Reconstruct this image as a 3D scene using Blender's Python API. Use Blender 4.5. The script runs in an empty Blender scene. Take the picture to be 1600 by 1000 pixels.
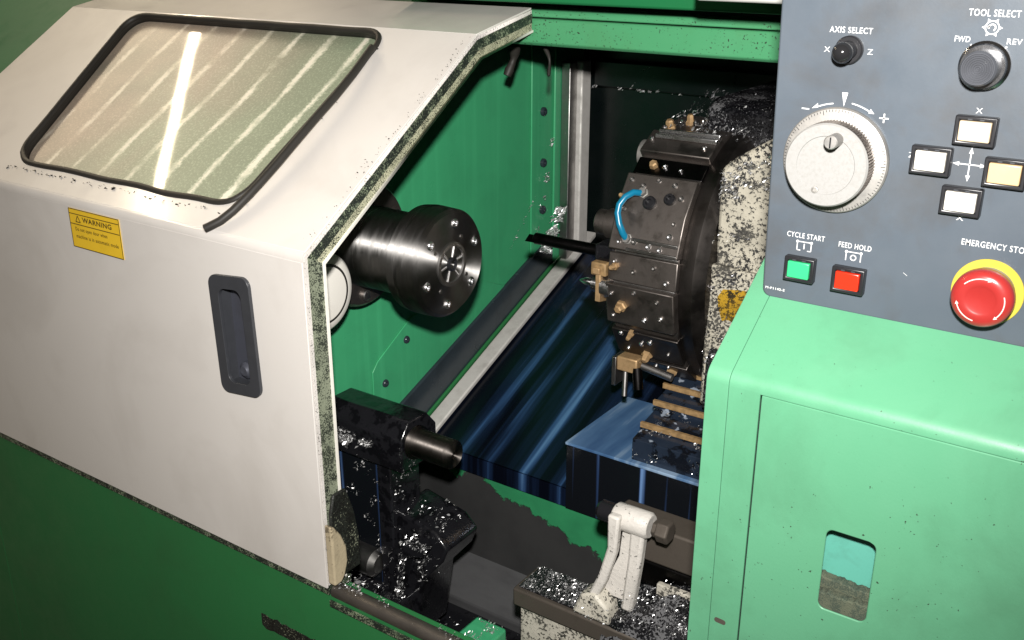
import bpy, bmesh, math, random
from mathutils import Vector, Matrix, noise
random.seed(7)
S = bpy.context.scene
COL = S.collection
PI = math.pi
R = math.radians

# ------------------------------------------------------------------ camera
cam = bpy.data.cameras.new('camera'); cam_o = bpy.data.objects.new('camera', cam); COL.objects.link(cam_o)
yaw, pitch = R(34.9), math.atan(610/1592)
cam_o.location = (0, 0, 1.55)
cam_o.rotation_euler = (PI/2 - pitch, 0, yaw)
cam.sensor_width = 36; cam.lens = 36*1592/1600; cam.clip_start = .02; cam.clip_end = 100
S.camera = cam_o

# ------------------------------------------------------------------ light
w = bpy.data.worlds.new('World'); S.world = w; w.use_nodes = True
bg = w.node_tree.nodes['Background']; bg.inputs[0].default_value = (1.0, .88, .74, 1); bg.inputs[1].default_value = .10

fl = bpy.data.lights.new('camera_flash', 'SPOT'); fl.energy = 146; fl.spot_size = R(92); fl.spot_blend = 1.0
fl.shadow_soft_size = .022; fl.color = (1, .97, .93)
fo = bpy.data.objects.new('camera_flash', fl); COL.objects.link(fo)
fo.location = (.0, .0, 1.685)
fo.rotation_euler = (PI/2 - R(19.5), 0, R(33.5))

def tube_lamp(loc, ln, wd, power, col=(1, .83, .58), rz=0):
    a = bpy.data.lights.new('ceiling_tube_light', 'AREA'); a.shape = 'RECTANGLE'; a.size = wd; a.size_y = ln
    a.energy = power; a.color = col
    o = bpy.data.objects.new('ceiling_tube_light', a); COL.objects.link(o); o.location = loc; o.rotation_euler = (0, 0, rz)
tube_lamp((-3.68, 1.4, 3.2), 3.6, .06, 85)

S.view_settings.view_transform = 'Standard'; S.view_settings.look = 'None'
S.view_settings.exposure = 0; S.view_settings.gamma = 1; S.view_settings.use_curve_mapping = False
S.cycles.max_bounces = 8; S.cycles.caustics_reflective = False; S.cycles.caustics_refractive = False
S.cycles.sample_clamp_indirect = 4

# ------------------------------------------------------------------ materials
def mat(name):
    m = bpy.data.materials.new(name); m.use_nodes = True
    nt = m.node_tree; b = nt.nodes['Principled BSDF']
    return m, nt, b

class NT:
    def __init__(s, nt):
        s.nt = nt; s.tc = nt.nodes.new('ShaderNodeTexCoord')
    def map(s, scale=(1, 1, 1), loc=(0, 0, 0), rot=(0, 0, 0)):
        n = s.nt.nodes.new('ShaderNodeMapping'); n.inputs['Scale'].default_value = scale
        n.inputs['Location'].default_value = loc; n.inputs['Rotation'].default_value = rot
        s.nt.links.new(s.tc.outputs['Object'], n.inputs[0]); return n.outputs[0]
    def noise(s, scale, detail=4, rough=.55, vec=None, dist=0):
        n = s.nt.nodes.new('ShaderNodeTexNoise'); n.inputs['Scale'].default_value = scale
        n.inputs['Detail'].default_value = detail; n.inputs['Roughness'].default_value = rough; n.inputs['Distortion'].default_value = dist
        s.nt.links.new(vec if vec else s.tc.outputs['Object'], n.inputs['Vector']); return n.outputs['Fac']
    def voro(s, scale, vec=None):
        n = s.nt.nodes.new('ShaderNodeTexVoronoi'); n.inputs['Scale'].default_value = scale
        s.nt.links.new(vec if vec else s.tc.outputs['Object'], n.inputs['Vector']); return n
    def ramp(s, fac, stops):
        n = s.nt.nodes.new('ShaderNodeValToRGB'); cr = n.color_ramp
        while len(cr.elements) < len(stops): cr.elements.new(.5)
        for e, (p, c) in zip(cr.elements, stops):
            e.position = p; e.color = (*c, 1) if isinstance(c, tuple) else (c, c, c, 1)
        s.nt.links.new(fac, n.inputs[0]); return n.outputs[0]
    def mix(s, fac, a, b, blend='MIX'):
        n = s.nt.nodes.new('ShaderNodeMix'); n.data_type = 'RGBA'; n.blend_type = blend
        for i, v in ((0, fac), (6, a), (7, b)):
            if isinstance(v, (int, float)): n.inputs[i].default_value = v
            elif isinstance(v, tuple): n.inputs[i].default_value = (*v, 1)
            else: s.nt.links.new(v, n.inputs[i])
        return n.outputs[2]
    def math(s, op, a, b=0, c=0):
        n = s.nt.nodes.new('ShaderNodeMath'); n.operation = op
        for i, v in ((0, a), (1, b), (2, c)):
            if isinstance(v, (int, float)): n.inputs[i].default_value = v
            else: s.nt.links.new(v, n.inputs[i])
        return n.outputs[0]
    def sep(s, vec=None):
        n = s.nt.nodes.new('ShaderNodeSeparateXYZ'); s.nt.links.new(vec if vec else s.tc.outputs['Object'], n.inputs[0]); return n.outputs
    def bump(s, h, strength, dist, b):
        n = s.nt.nodes.new('ShaderNodeBump'); n.inputs['Strength'].default_value = strength; n.inputs['Distance'].default_value = dist
        s.nt.links.new(h, n.inputs['Height']); s.nt.links.new(n.outputs[0], b.inputs['Normal'])
    def to(s, out, sock): s.nt.links.new(out, sock)

def paint(name, col, rough=.38, smudge=(.3, .28, .22), amt=.25, sscale=9, specks=.0, spk=(.02, .02, .015), spscale=260, streak=0, coat=0, bump=.05):
    m, nt, b = mat(name); t = NT(nt)
    n1 = t.noise(sscale, 6, .62, dist=.4)
    f = t.ramp(n1, [(.48, 0.), (.78, amt)])
    c = t.mix(f, col, tuple(col[i]*.35 + smudge[i]*.45 for i in range(3)))
    n0 = t.noise(2.6, 3)
    c = t.mix(t.ramp(n0, [(.3, 0.), (.7, .16)]), c, tuple(x*.72 for x in col))
    if streak:
        ns = t.noise(1, 3, vec=t.map((45, 45, 1.6)))
        c = t.mix(t.ramp(ns, [(.5, 0.), (.75, streak)]), c, tuple(min(1, x*1.9+.02) for x in col))
    if specks:
        v = t.noise(spscale, 2, .5); big = t.noise(14, 3)
        th = t.math('ADD', v, t.math('MULTIPLY', big, .22))
        c = t.mix(t.ramp(th, [(.80-specks, 0.), (.83-specks, .9)]), c, spk)
    t.to(c, b.inputs['Base Color'])
    rr = t.ramp(t.noise(22, 5, .6), [(.3, rough*.8), (.75, min(1, rough*1.35))]); t.to(rr, b.inputs['Roughness'])
    b.inputs['Specular IOR Level'].default_value = .4
    b.inputs['Coat Weight'].default_value = coat; b.inputs['Coat Roughness'].default_value = .12
    t.bump(t.noise(420, 2), bump, .0006, b)
    return m

def speckled(name, base, dark=(.012, .012, .014), thr=.5, scale=190, rough=.5, light=None, lthr=.66, metallic=0, clump=.3):
    m, nt, b = mat(name); t = NT(nt)
    a = t.math('ADD', t.noise(scale, 3, .65), t.math('MULTIPLY', t.math('SUBTRACT', t.noise(scale*.14, 3), .5), clump))
    c = t.mix(t.ramp(a, [(thr-.03, 0.), (thr+.03, 1.)]), base, dark)
    c = t.mix(t.ramp(t.noise(18, 4), [(.45, 0.), (.75, .5)]), c, tuple(x*.45 for x in base))
    if light:
        a2 = t.math('ADD', t.noise(scale*1.3, 2, .5, vec=t.map(loc=(3, 1, 2))), t.math('MULTIPLY', t.math('SUBTRACT', t.noise(scale*.1, 2, vec=t.map(loc=(7, 1, 2))), .5), clump*1.3))
        c = t.mix(t.ramp(a2, [(lthr-.015, 0.), (lthr+.015, 1.)]), c, light)
    t.to(c, b.inputs['Base Color']); b.inputs['Roughness'].default_value = rough; b.inputs['Metallic'].default_value = metallic
    t.bump(a, .5, .0016, b)
    return m

def metal(name, col, rough=.3, dirt=(.03, .025, .02), amt=.6, scale=30, stretch=(1, 1, 1), metallic=1):
    m, nt, b = mat(name); t = NT(nt)
    n = t.noise(scale, 6, .6, vec=t.map(stretch))
    c = t.mix(t.ramp(n, [(.42, 0.), (.72, amt)]), col, dirt)
    t.to(c, b.inputs['Base Color']); b.inputs['Metallic'].default_value = metallic
    t.to(t.ramp(n, [(.35, rough), (.75, min(1, rough*1.9))]), b.inputs['Roughness'])
    t.bump(t.noise(scale*9, 3, vec=t.map(stretch)), .08, .0005, b)
    return m

def plain(name, col, rough=.4, metallic=0, spec=.5, var=.25, scale=60):
    m, nt, b = mat(name); t = NT(nt)
    c = t.mix(t.ramp(t.noise(scale, 4), [(.4, 0.), (.75, var)]), col, tuple(x*.4 for x in col))
    t.to(c, b.inputs['Base Color']); b.inputs['Roughness'].default_value = rough; b.inputs['Metallic'].default_value = metallic
    b.inputs['Specular IOR Level'].default_value = spec
    return m

GREEN = (.022, .158, .048)
M = {}
M['cream'] = paint('cream_paint', (.66, .628, .595), .36, (.26, .20, .14), .34, 5, specks=.0, coat=.5)
M['cream_edge'] = speckled('dirty_cream_edge', (.42, .42, .29), (.02, .025, .016), .53, 560, .6, clump=.35)
M['cream_spot'] = speckled('spotted_cream_edge', (.66, .625, .59), (.04, .04, .03), .63, 420, .4)
M['edge_green'] = speckled('speckled_green_edge', (.22, .245, .175), (.018, .024, .017), .505, 520, .55, clump=.6)
M['flare'] = speckled('black_flare', (.014, .016, .013), (.006, .006, .005), .5, 300, .5, (.16, .17, .12), .66, clump=.5)
M['gasket'] = speckled('oily_gasket', (.015, .02, .016), (.22, .26, .17), .57, 620, .45, clump=.5)
M['green'] = paint('green_paint', GREEN, .42, (.05, .07, .04), .35, 6)
M['green_wall'] = paint('green_wall_paint', (.047, .325, .145), .34, (.03, .12, .07), .35, 8, streak=.16)
M['mint'] = paint('flash_lit_green_paint', (.082, .255, .145), .40, (.05, .12, .06), .6, 8, specks=-.045, spscale=300, coat=.05, bump=.10)  # same green paint as the base, flash overexposure put into its colour
M['beam_green'] = paint('beam_green_paint', (.064, .275, .125), .36, (.09, .2, .05), .5, 9, specks=.02, spscale=360)
M['beam_edge'] = paint('deep_green_paint', (.012, .13, .045), .42, (.05, .07, .04), .35, 6)
M['cover_green'] = paint('brightened_green_paint', (.20, .52, .27), .5, (.05, .12, .05), .5, 9)  # cover sheet's green, brightened in colour to look lit behind the pane
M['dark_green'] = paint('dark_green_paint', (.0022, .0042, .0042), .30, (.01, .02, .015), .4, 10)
M['black'] = plain('black_plastic', (.012, .012, .014), .35)
M['rubber'] = plain('black_rubber', (.022, .02, .017), .55, spec=.35, scale=40)
M['black_oily'] = speckled('oily_black_iron', (.010, .010, .012), (.004, .004, .005), .55, 60, .16, (.30, .30, .31), .80, clump=.7)
M['handle_plastic'] = plain('charcoal_plastic', (.035, .037, .043), .42)
M['recess'] = metal('recess_floor', (.09, .095, .12), .35, amt=.5, scale=22, metallic=.5)
M['slate'] = paint('slate_strip_paint', (.026, .036, .044), .22, (.008, .012, .012), .7, 26)
M['rail_white'] = metal('pale_worn_steel', (.62, .60, .57), .5, (.25, .24, .22), .5, 40, (1, 1, 1), .25)
M['steel'] = metal('ground_steel', (.40, .39, .38), .28, (.06, .05, .05), .5, 26)
M['chrome'] = metal('worn_chrome', (.34, .34, .35), .16, (.05, .05, .05), .5, 60)
M['turned'] = metal('turned_steel', (.33, .32, .31), .24, (.10, .095, .09), .5, 14, (14, .6, .6))
def turned(name, col, rough, an):
    m = metal(name, col, rough, tuple(x*.3 for x in col), .5, 18, (6, .8, .8)); nt = m.node_tree; b = nt.nodes['Principled BSDF']
    tg = nt.nodes.new('ShaderNodeTangent'); tg.direction_type = 'RADIAL'; tg.axis = 'X'
    nt.links.new(tg.outputs[0], b.inputs['Tangent']); b.inputs['Anisotropic'].default_value = an; b.inputs['Anisotropic Rotation'].default_value = .25
    return m
M['chrome'] = metal('worn_chrome', (.34, .34, .35), .16, (.05, .05, .05), .5, 60)
M['turned'] = turned('turned_steel', (.33, .32, .31), .41, 1.0)
M['shaft'] = turned('dark_turned_shaft', (.20, .18, .165), .40, .95)
M['bright_steel'] = metal('bright_steel', (.75, .75, .76), .2, (.3, .3, .3), .4, 30)
M['turret'] = metal('dark_turret_steel', (.23, .205, .19), .36, (.05, .042, .036), .8, 42)
M['turret_mid'] = metal('brown_turret_steel', (.10, .09, .084), .32, (.03, .026, .024), .7, 26)
M['turret_dark'] = metal('oily_turret_steel', (.030, .028, .028), .26, (.008, .008, .009), .7, 35)
M['brass'] = metal('brass', (.56, .37, .19), .36, (.10, .055, .022), .65, 90, metallic=.55)
M['wet_step'] = speckled('wet_blue_black_steel', (.016, .024, .040), (.005, .006, .009), .52, 40, .16, (.26, .30, .36), .71, clump=.6)
M['wiper'] = plain('rusty_wiper', (.30, .19, .085), .6, var=.9, scale=140)
M['hose_blue'] = plain('blue_hose', (.006, .17, .30), .3)
M['white_paint'] = speckled('speckled_white_paint', (.58, .55, .51), (.02, .02, .02), .665, 210, .45, clump=.35)
M['white_dirty'] = speckled('chip_crusted_white', (.50, .47, .40), (.02, .02, .018), .54, 230, .5, clump=.7)
M['white_shell'] = paint('white_shell_paint', (.78, .75, .69), .35, (.3, .22, .1), .3, 9)
M['cast_cream'] = speckled('chip_covered_cream', (.46, .43, .35), (.02, .02, .02), .515, 250, .5, clump=.5)
M['chips_black'] = speckled('oily_chip_bed', (.016, .016, .018), (.004, .004, .005), .5, 260, .20, (.12, .12, .125), .60, clump=.6)
M['tin'] = metal('chip_metal', (.82, .82, .82), .25, (.5, .5, .5), .4, 200, metallic=.85)
M['swarf'] = metal('dark_chip_metal', (.22, .22, .23), .3, (.05, .05, .05), .5, 200, metallic=.9)
M['tray_grey'] = metal('bare_grey_tray', (.085, .085, .088), .42, (.03, .03, .032), .7, 12, (1, 1, 4), .3)
M['sill'] = metal('worn_sill_steel', (.20, .18, .16), .33, (.04, .035, .03), .8, 60, (.35, 1, 1), .85)
M['rust_bar'] = metal('brown_steel', (.095, .080, .066), .5, (.05, .04, .03), .6, 40, metallic=.5)
M['foam'] = speckled('dirty_foam', (.42, .35, .23), (.10, .075, .045), .60, 110, .9, clump=.5)
M['panel'] = paint('grey_panel_paint', (.062, .076, .093), .40, (.075, .055, .035), .8, 13, coat=.05)
M['ink'] = plain('white_ink', (.50, .50, .50), .5, var=.12)
M['alu'] = metal('satin_aluminium', (.27, .262, .25), .42, (.5, .47, .42), .35, 40, metallic=.75)
M['alu_face'] = metal('brushed_aluminium', (.235, .232, .225), .6, (.18, .17, .15), .3, 420, metallic=.15)
M['yellow'] = paint('yellow_label', (.80, .52, .03), .4, (.4, .25, .02), .3, 30)
M['yellow_ring'] = paint('yellow_plastic', (.42, .33, .045), .35, (.3, .25, .05), .3, 40)
M['red'] = paint('red_plastic', (.27, .020, .018), .32, (.2, .02, .02), .4, 30, coat=.3)
M['label_ink'] = plain('dark_label_ink', (.07, .045, .01), .6)
M['knob'] = plain('worn_grey_knob', (.060, .063, .072), .22)
M['cap_white'] = plain('white_cap', (.60, .57, .52), .3, var=.1)
M['cap_cream'] = plain('aged_cream_cap', (.50, .40, .28), .3, var=.12)
M['cap_tan'] = plain('yellowed_cap', (.50, .345, .19), .3, var=.12)
M['cap_green'] = plain('green_cap', (.03, .36, .14), .25, var=.1)
M['cap_red'] = plain('red_cap', (.46, .022, .008), .25, var=.1)
M['teal'] = paint('teal_inner_panel', (.085, .30, .235), .4, (.06, .1, .07), .5, 40)
M['dirt'] = speckled('settled_dirt', (.075, .085, .055), (.035, .05, .035), .52, 900, .9, clump=.8)
M['beam_edge'].node_tree.nodes['Principled BSDF'].inputs['Specular IOR Level'].default_value = .12
M['concrete'] = plain('concrete_floor', (.2, .2, .19), .7, var=.5, scale=6)
M['grey_white'] = paint('pale_grey_paint', (.6, .6, .57), .4, (.3, .3, .25), .3, 8)

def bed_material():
    m, nt, b = mat('oily_steel_painted_sheen'); t = NT(nt)
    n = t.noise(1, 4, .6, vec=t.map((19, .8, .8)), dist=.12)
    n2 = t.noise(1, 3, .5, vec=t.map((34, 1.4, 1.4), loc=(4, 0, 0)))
    c = t.ramp(n, [(.47, (.0025, .0036, .008)), (.56, (.007, .015, .040)), (.62, (.032, .08, .19)), (.70, (.12, .25, .45))])  # blue streaks: reflections on the wet cover, painted as colour
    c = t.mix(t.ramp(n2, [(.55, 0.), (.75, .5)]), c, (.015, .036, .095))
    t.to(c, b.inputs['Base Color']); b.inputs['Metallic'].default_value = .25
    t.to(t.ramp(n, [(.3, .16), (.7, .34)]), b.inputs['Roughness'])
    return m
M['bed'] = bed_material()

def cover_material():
    m, nt, b = mat('blue_steel_painted_reflection'); t = NT(nt)
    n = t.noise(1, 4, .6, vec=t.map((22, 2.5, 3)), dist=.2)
    c = t.ramp(n, [(.32, (.05, .12, .27)), (.5, (.10, .21, .40)), (.64, (.34, .48, .66))])  # blue-white bands: light reflected off the wet top, put into the colour
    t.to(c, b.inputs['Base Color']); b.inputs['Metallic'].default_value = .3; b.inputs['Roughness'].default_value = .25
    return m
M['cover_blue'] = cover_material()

def drip_material():
    m, nt, b = mat('black_steel_with_blue_drips'); t = NT(nt)
    n = t.noise(1, 2, .4, vec=t.map((55, .5, .8)))
    c = t.ramp(n, [(.60, (.005, .006, .008)), (.655, (.02, .04, .10)), (.70, (.12, .22, .42))])
    t.to(c, b.inputs['Base Color']); b.inputs['Roughness'].default_value = .2
    return m
M['drips'] = drip_material()

def tray_material():
    m, nt, b = mat('peeling_green_tray'); t = NT(nt)
    sx = t.sep()
    # world-like object coordinates (origin of the tray thing is at x=-.65,z=.60)
    edge = t.math('ADD', t.math('MULTIPLY', sx[0], .26), sx[2])
    nn = t.math('ADD', t.math('MULTIPLY', t.math('SUBTRACT', t.noise(10, 3, .5), .5), .16), t.math('MULTIPLY', t.math('SUBTRACT', t.noise(55, 5, .7), .5), .045))
    v = t.math('ADD', edge, nn)
    f = t.ramp(t.math('MULTIPLY_ADD', v, 1, .424), [(.4885, 0.), (.4905, 1.)])
    grey = t.mix(t.ramp(t.noise(9, 5), [(.4, 0.), (.7, .6)]), (.036, .036, .036), (.016, .016, .017))
    g = t.mix(t.ramp(t.noise(20, 4), [(.4, 0.), (.7, .4)]), (.028, .22, .09), (.015, .11, .05))
    t.to(t.mix(f, grey, g), b.inputs['Base Color']); b.inputs['Roughness'].default_value = .42
    t.bump(f, .7, .0012, b)
    return m
M['tray'] = tray_material()

def pane_material():
    m, nt, b = mat('dusty_streaked_haze_pane'); t = NT(nt)
    sx = t.sep()                       # x across the pane
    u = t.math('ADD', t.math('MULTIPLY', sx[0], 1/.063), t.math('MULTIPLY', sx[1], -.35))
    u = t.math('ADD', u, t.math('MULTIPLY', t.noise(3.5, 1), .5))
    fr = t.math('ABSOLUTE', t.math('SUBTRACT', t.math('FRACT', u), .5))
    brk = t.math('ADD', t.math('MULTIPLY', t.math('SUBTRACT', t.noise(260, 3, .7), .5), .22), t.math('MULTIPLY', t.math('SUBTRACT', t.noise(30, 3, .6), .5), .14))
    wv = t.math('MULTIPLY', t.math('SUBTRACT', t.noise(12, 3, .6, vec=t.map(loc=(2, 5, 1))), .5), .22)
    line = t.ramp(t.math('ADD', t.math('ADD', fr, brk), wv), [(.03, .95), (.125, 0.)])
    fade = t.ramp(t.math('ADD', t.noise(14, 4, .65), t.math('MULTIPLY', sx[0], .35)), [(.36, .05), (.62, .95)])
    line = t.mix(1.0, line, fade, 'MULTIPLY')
    dust_haze = t.ramp(t.math('ADD', t.math('MULTIPLY', sx[0], -1.0), t.math('MULTIPLY', t.noise(10, 5), .35)), [(.02, .42), (.50, .70)])  # more opaque leftwards: ceiling reflection built into the dust
    fine = t.ramp(t.noise(300, 3, .7), [(.5, 0.), (.75, .3)])
    tr = nt.nodes.new('ShaderNodeBsdfTransparent'); tr.inputs[0].default_value = (.88, .95, .88, 1)
    b.inputs['Roughness'].default_value = .45
    side = t.ramp(t.math('ADD', t.math('ADD', t.math('MULTIPLY', sx[0], 1.3), t.math('MULTIPLY', sx[1], -.6)), t.math('MULTIPLY', t.noise(6, 4), .5)), [(.05, 0.), (.42, 1.)])  # beige-to-green shift paints ceiling reflection and the green sheet seen behind
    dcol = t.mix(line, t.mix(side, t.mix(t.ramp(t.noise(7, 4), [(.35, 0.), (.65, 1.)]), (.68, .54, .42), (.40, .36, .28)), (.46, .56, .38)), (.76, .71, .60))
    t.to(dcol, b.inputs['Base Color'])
    fac = t.math('MINIMUM', 1.0, t.math('ADD', t.math('ADD', t.math('MULTIPLY', line, .75), dust_haze), fine))
    mx = nt.nodes.new('ShaderNodeMixShader'); t.to(fac, mx.inputs[0]); t.to(tr.outputs[0], mx.inputs[1]); t.to(b.outputs[0], mx.inputs[2])
    g1 = nt.nodes.new('ShaderNodeBsdfGlossy'); g1.inputs['Roughness'].default_value = .035
    g2 = nt.nodes.new('ShaderNodeBsdfGlossy'); g2.inputs['Roughness'].default_value = .36
    fr_ = nt.nodes.new('ShaderNodeFresnel'); fr_.inputs[0].default_value = 1.5
    gm = nt.nodes.new('ShaderNodeMixShader'); gm.inputs[0].default_value = .68; t.to(g1.outputs[0], gm.inputs[1]); t.to(g2.outputs[0], gm.inputs[2])
    m2 = nt.nodes.new('ShaderNodeMixShader'); t.to(fr_.outputs[0], m2.inputs[0]); t.to(mx.outputs[0], m2.inputs[1]); t.to(gm.outputs[0], m2.inputs[2])
    bn = nt.nodes.new('ShaderNodeBump'); bn.inputs['Strength'].default_value = .05; bn.inputs['Distance'].default_value = .003; t.to(t.noise(7, 1), bn.inputs['Height'])
    for g in (g1, g2): t.to(bn.outputs[0], g.inputs['Normal'])
    t.to(m2.outputs[0], nt.nodes['Material Output'].inputs[0])
    return m
M['pane'] = pane_material()

# ------------------------------------------------------------------ mesh helpers
class MB:
    def __init__(s): s.bm = bmesh.new()
    def faces(s, vs, fs):
        b = [s.bm.verts.new(v) for v in vs]
        for f in fs:
            try: s.bm.faces.new([b[i] for i in f])
            except ValueError: pass
        return s
    def box(s, x0, x1, y0, y1, z0, z1):
        v = [(x, y, z) for x in (x0, x1) for y in (y0, y1) for z in (z0, z1)]
        return s.faces(v, [(0, 1, 3, 2), (4, 6, 7, 5), (0, 4, 5, 1), (2, 3, 7, 6), (0, 2, 6, 4), (1, 5, 7, 3)])
    def prism(s, poly, a, b, axis='x'):
        """polygon extruded from a to b along axis; poly is in the two other coordinates, in order"""
        def P(p, t): return {'x': (t, p[0], p[1]), 'y': (p[0], t, p[1]), 'z': (p[0], p[1], t)}[axis]
        n = len(poly); v = [P(p, a) for p in poly] + [P(p, b) for p in poly]
        return s.faces(v, [tuple(range(n))[::-1], tuple(range(n, 2*n))] + [(i, (i+1) % n, n+(i+1) % n, n+i) for i in range(n)])
    def lathe(s, o, axis, prof, n=48, caps=True, phase=0):
        """prof = [(t along axis, radius)]"""
        ax = Vector(axis).normalized(); u = ax.orthogonal().normalized()
        if abs(ax.x) > .9: u = Vector((0, 1, 0))
        if abs(ax.y) > .9: u = Vector((1, 0, 0))
        w_ = ax.cross(u); o = Vector(o); rings = []
        for t, r in prof:
            rings.append([s.bm.verts.new(o + ax*t + (u*math.cos(a) + w_*math.sin(a))*r) for a in [phase + 2*PI*k/n for k in range(n)]])
        for A, B in zip(rings, rings[1:]):
            for k in range(n): s.bm.faces.new((A[k], A[(k+1) % n], B[(k+1) % n], B[k]))
        if caps:
            s.bm.faces.new(rings[0][::-1]); s.bm.faces.new(rings[-1])
        return s
    def cyl(s, p, q, r, n=32, r2=None, ch=0):
        p, q = Vector(p), Vector(q); L = (q-p).length
        r2 = r if r2 is None else r2
        prof = [(0, r), (L, r2)] if not ch else [(0, r-ch), (ch, r), (L-ch, r2), (L, r2-ch)]
        return s.lathe(p, q-p, prof, n)
    def tube(s, pts, r, n=12, taper=None):
        pts = [Vector(p) for p in pts]; rings = []; prev = None
        for i, p in enumerate(pts):
            d = (pts[min(i+1, len(pts)-1)] - pts[max(i-1, 0)]).normalized()
            u = (prev - d*prev.dot(d)).normalized() if prev else d.orthogonal().normalized()
            prev = u; w_ = d.cross(u); rr = r if not taper else r*taper(i/(len(pts)-1))
            rings.append([s.bm.verts.new(p + (u*math.cos(2*PI*k/n) + w_*math.sin(2*PI*k/n))*rr) for k in range(n)])
        for A, B in zip(rings, rings[1:]):
            for k in range(n): s.bm.faces.new((A[k], A[(k+1) % n], B[(k+1) % n], B[k]))
        s.bm.faces.new(rings[0][::-1]); s.bm.faces.new(rings[-1]); return s
    def ball(s, c, r, n=16, sc=(1, 1, 1)):
        mtx = Matrix.Translation(c) @ Matrix.Diagonal((r*sc[0], r*sc[1], r*sc[2], 1))
        bmesh.ops.create_uvsphere(s.bm, u_segments=n*2, v_segments=n, radius=1, matrix=mtx); return s
    def plate(s, outer, holes, fn, th, nrm):
        """flat sheet with holes; 2-D loops mapped by fn, thickened by th against nrm"""
        es = []; loops = [outer] + holes; nrm = Vector(nrm).normalized()
        for lp in loops:
            vs = [s.bm.verts.new(fn(*p)) for p in lp]
            es += [s.bm.edges.new((vs[i], vs[(i+1) % len(vs)])) for i in range(len(vs))]
        r = bmesh.ops.triangle_fill(s.bm, use_beauty=True, use_dissolve=False, edges=es)
        fs = [g for g in r['geom'] if isinstance(g, bmesh.types.BMFace)]
        ex = bmesh.ops.extrude_face_region(s.bm, geom=fs)
        for v in [g for g in ex['geom'] if isinstance(g, bmesh.types.BMVert)]: v.co -= nrm*th
        return s
    def build(s, name, m, parent=None, bevel=0, smooth=32, seg=2, recalc=True):
        bm = s.bm
        if recalc: bmesh.ops.recalc_face_normals(bm, faces=bm.faces[:])
        off = ORG.get(parent, Vector((0, 0, 0))) if parent else Vector((0, 0, 0))
        me = bpy.data.meshes.new(name)
        o = bpy.data.objects.new(name, me)
        if parent is None:
            c = sum((v.co for v in bm.verts), Vector())/len(bm.verts); c.z = min(v.co.z for v in bm.verts); off = c
            o.location = c; ORG[o] = c
        else:
            o.parent = parent; ORG[o] = off
        for v in bm.verts: v.co -= off
        bm.to_mesh(me); bm.free(); me.materials.append(m)
        if smooth:
            me.polygons.foreach_set('use_smooth', [True]*len(me.polygons)); me.set_sharp_from_angle(angle=R(smooth))
        COL.objects.link(o)
        if bevel:
            bv = o.modifiers.new('bevel', 'BEVEL'); bv.width = bevel; bv.segments = seg; bv.limit_method = 'ANGLE'; bv.angle_limit = R(35); bv.harden_normals = False
        return o
ORG = {}
def thing(name, label, cat, loc, group=None):
    o = bpy.data.objects.new(name, None); o.empty_display_size = .05; COL.objects.link(o); o.location = loc; ORG[o] = Vector(loc)
    return tag(o, label, cat, group)
def tag(o, label, cat, group=None, kind=None):
    o['label'] = label; o['category'] = cat
    if group: o['group'] = group
    if kind: o['kind'] = kind
    return o
def lab(o, label): o['label'] = label; return o
def rrect(x0, x1, y0, y1, r, n=6):
    out = []
    for cx, cy, a0 in ((x1-r, y1-r, 0), (x0+r, y1-r, 90), (x0+r, y0+r, 180), (x1-r, y0+r, 270)):
        for k in range(n+1):
            a = R(a0 + 90*k/n); out.append((cx + r*math.cos(a), cy + r*math.sin(a)))
    return out
def rquad(pts, r, n=6):
    """rounded convex quad"""
    out = []; N_ = len(pts)
    for i in range(N_):
        p = Vector(pts[i]); a = (Vector(pts[i-1])-p).normalized(); b = (Vector(pts[(i+1) % N_])-p).normalized()
        A, B = p + a*r, p + b*r
        for k in range(n+1):
            t = k/n; q = A*(1-t)**2 + p*2*t*(1-t) + B*t*t; out.append((q.x, q.y))
    return out

_fc = {}
def text_into(mb, s, x, z, size, y, wide=1.15, bold=.035, align='CENTER', fit=0, fn=None, rot=0):
    cu = bpy.data.curves.new('lettering', 'FONT'); cu.body = s; cu.size = 1; cu.align_x = align; cu.align_y = 'CENTER'; cu.offset = bold*.5
    cu.resolution_u = 3; cu.space_character = 1.12
    o = bpy.data.objects.new('lettering_tmp', cu); COL.objects.link(o)
    bpy.context.view_layer.update()
    dg = bpy.context.evaluated_depsgraph_get(); me = bpy.data.meshes.new_from_object(o.evaluated_get(dg))
    k = size/.70
    if fit: wide = fit/((max(v.co.x for v in me.vertices) - min(v.co.x for v in me.vertices))*k)
    vs = []
    for v in me.vertices:
        px, pz = v.co.x*k*wide, v.co.y*k
        px, pz = px*math.cos(rot) - pz*math.sin(rot), px*math.sin(rot) + pz*math.cos(rot)
        vs.append(fn(x+px, z+pz) if fn else (x+px, y, z+pz))
    mb.faces(vs, [tuple(p.vertices) for p in me.polygons])
    bpy.data.objects.remove(o); bpy.data.curves.remove(cu); bpy.data.meshes.remove(me)

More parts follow.
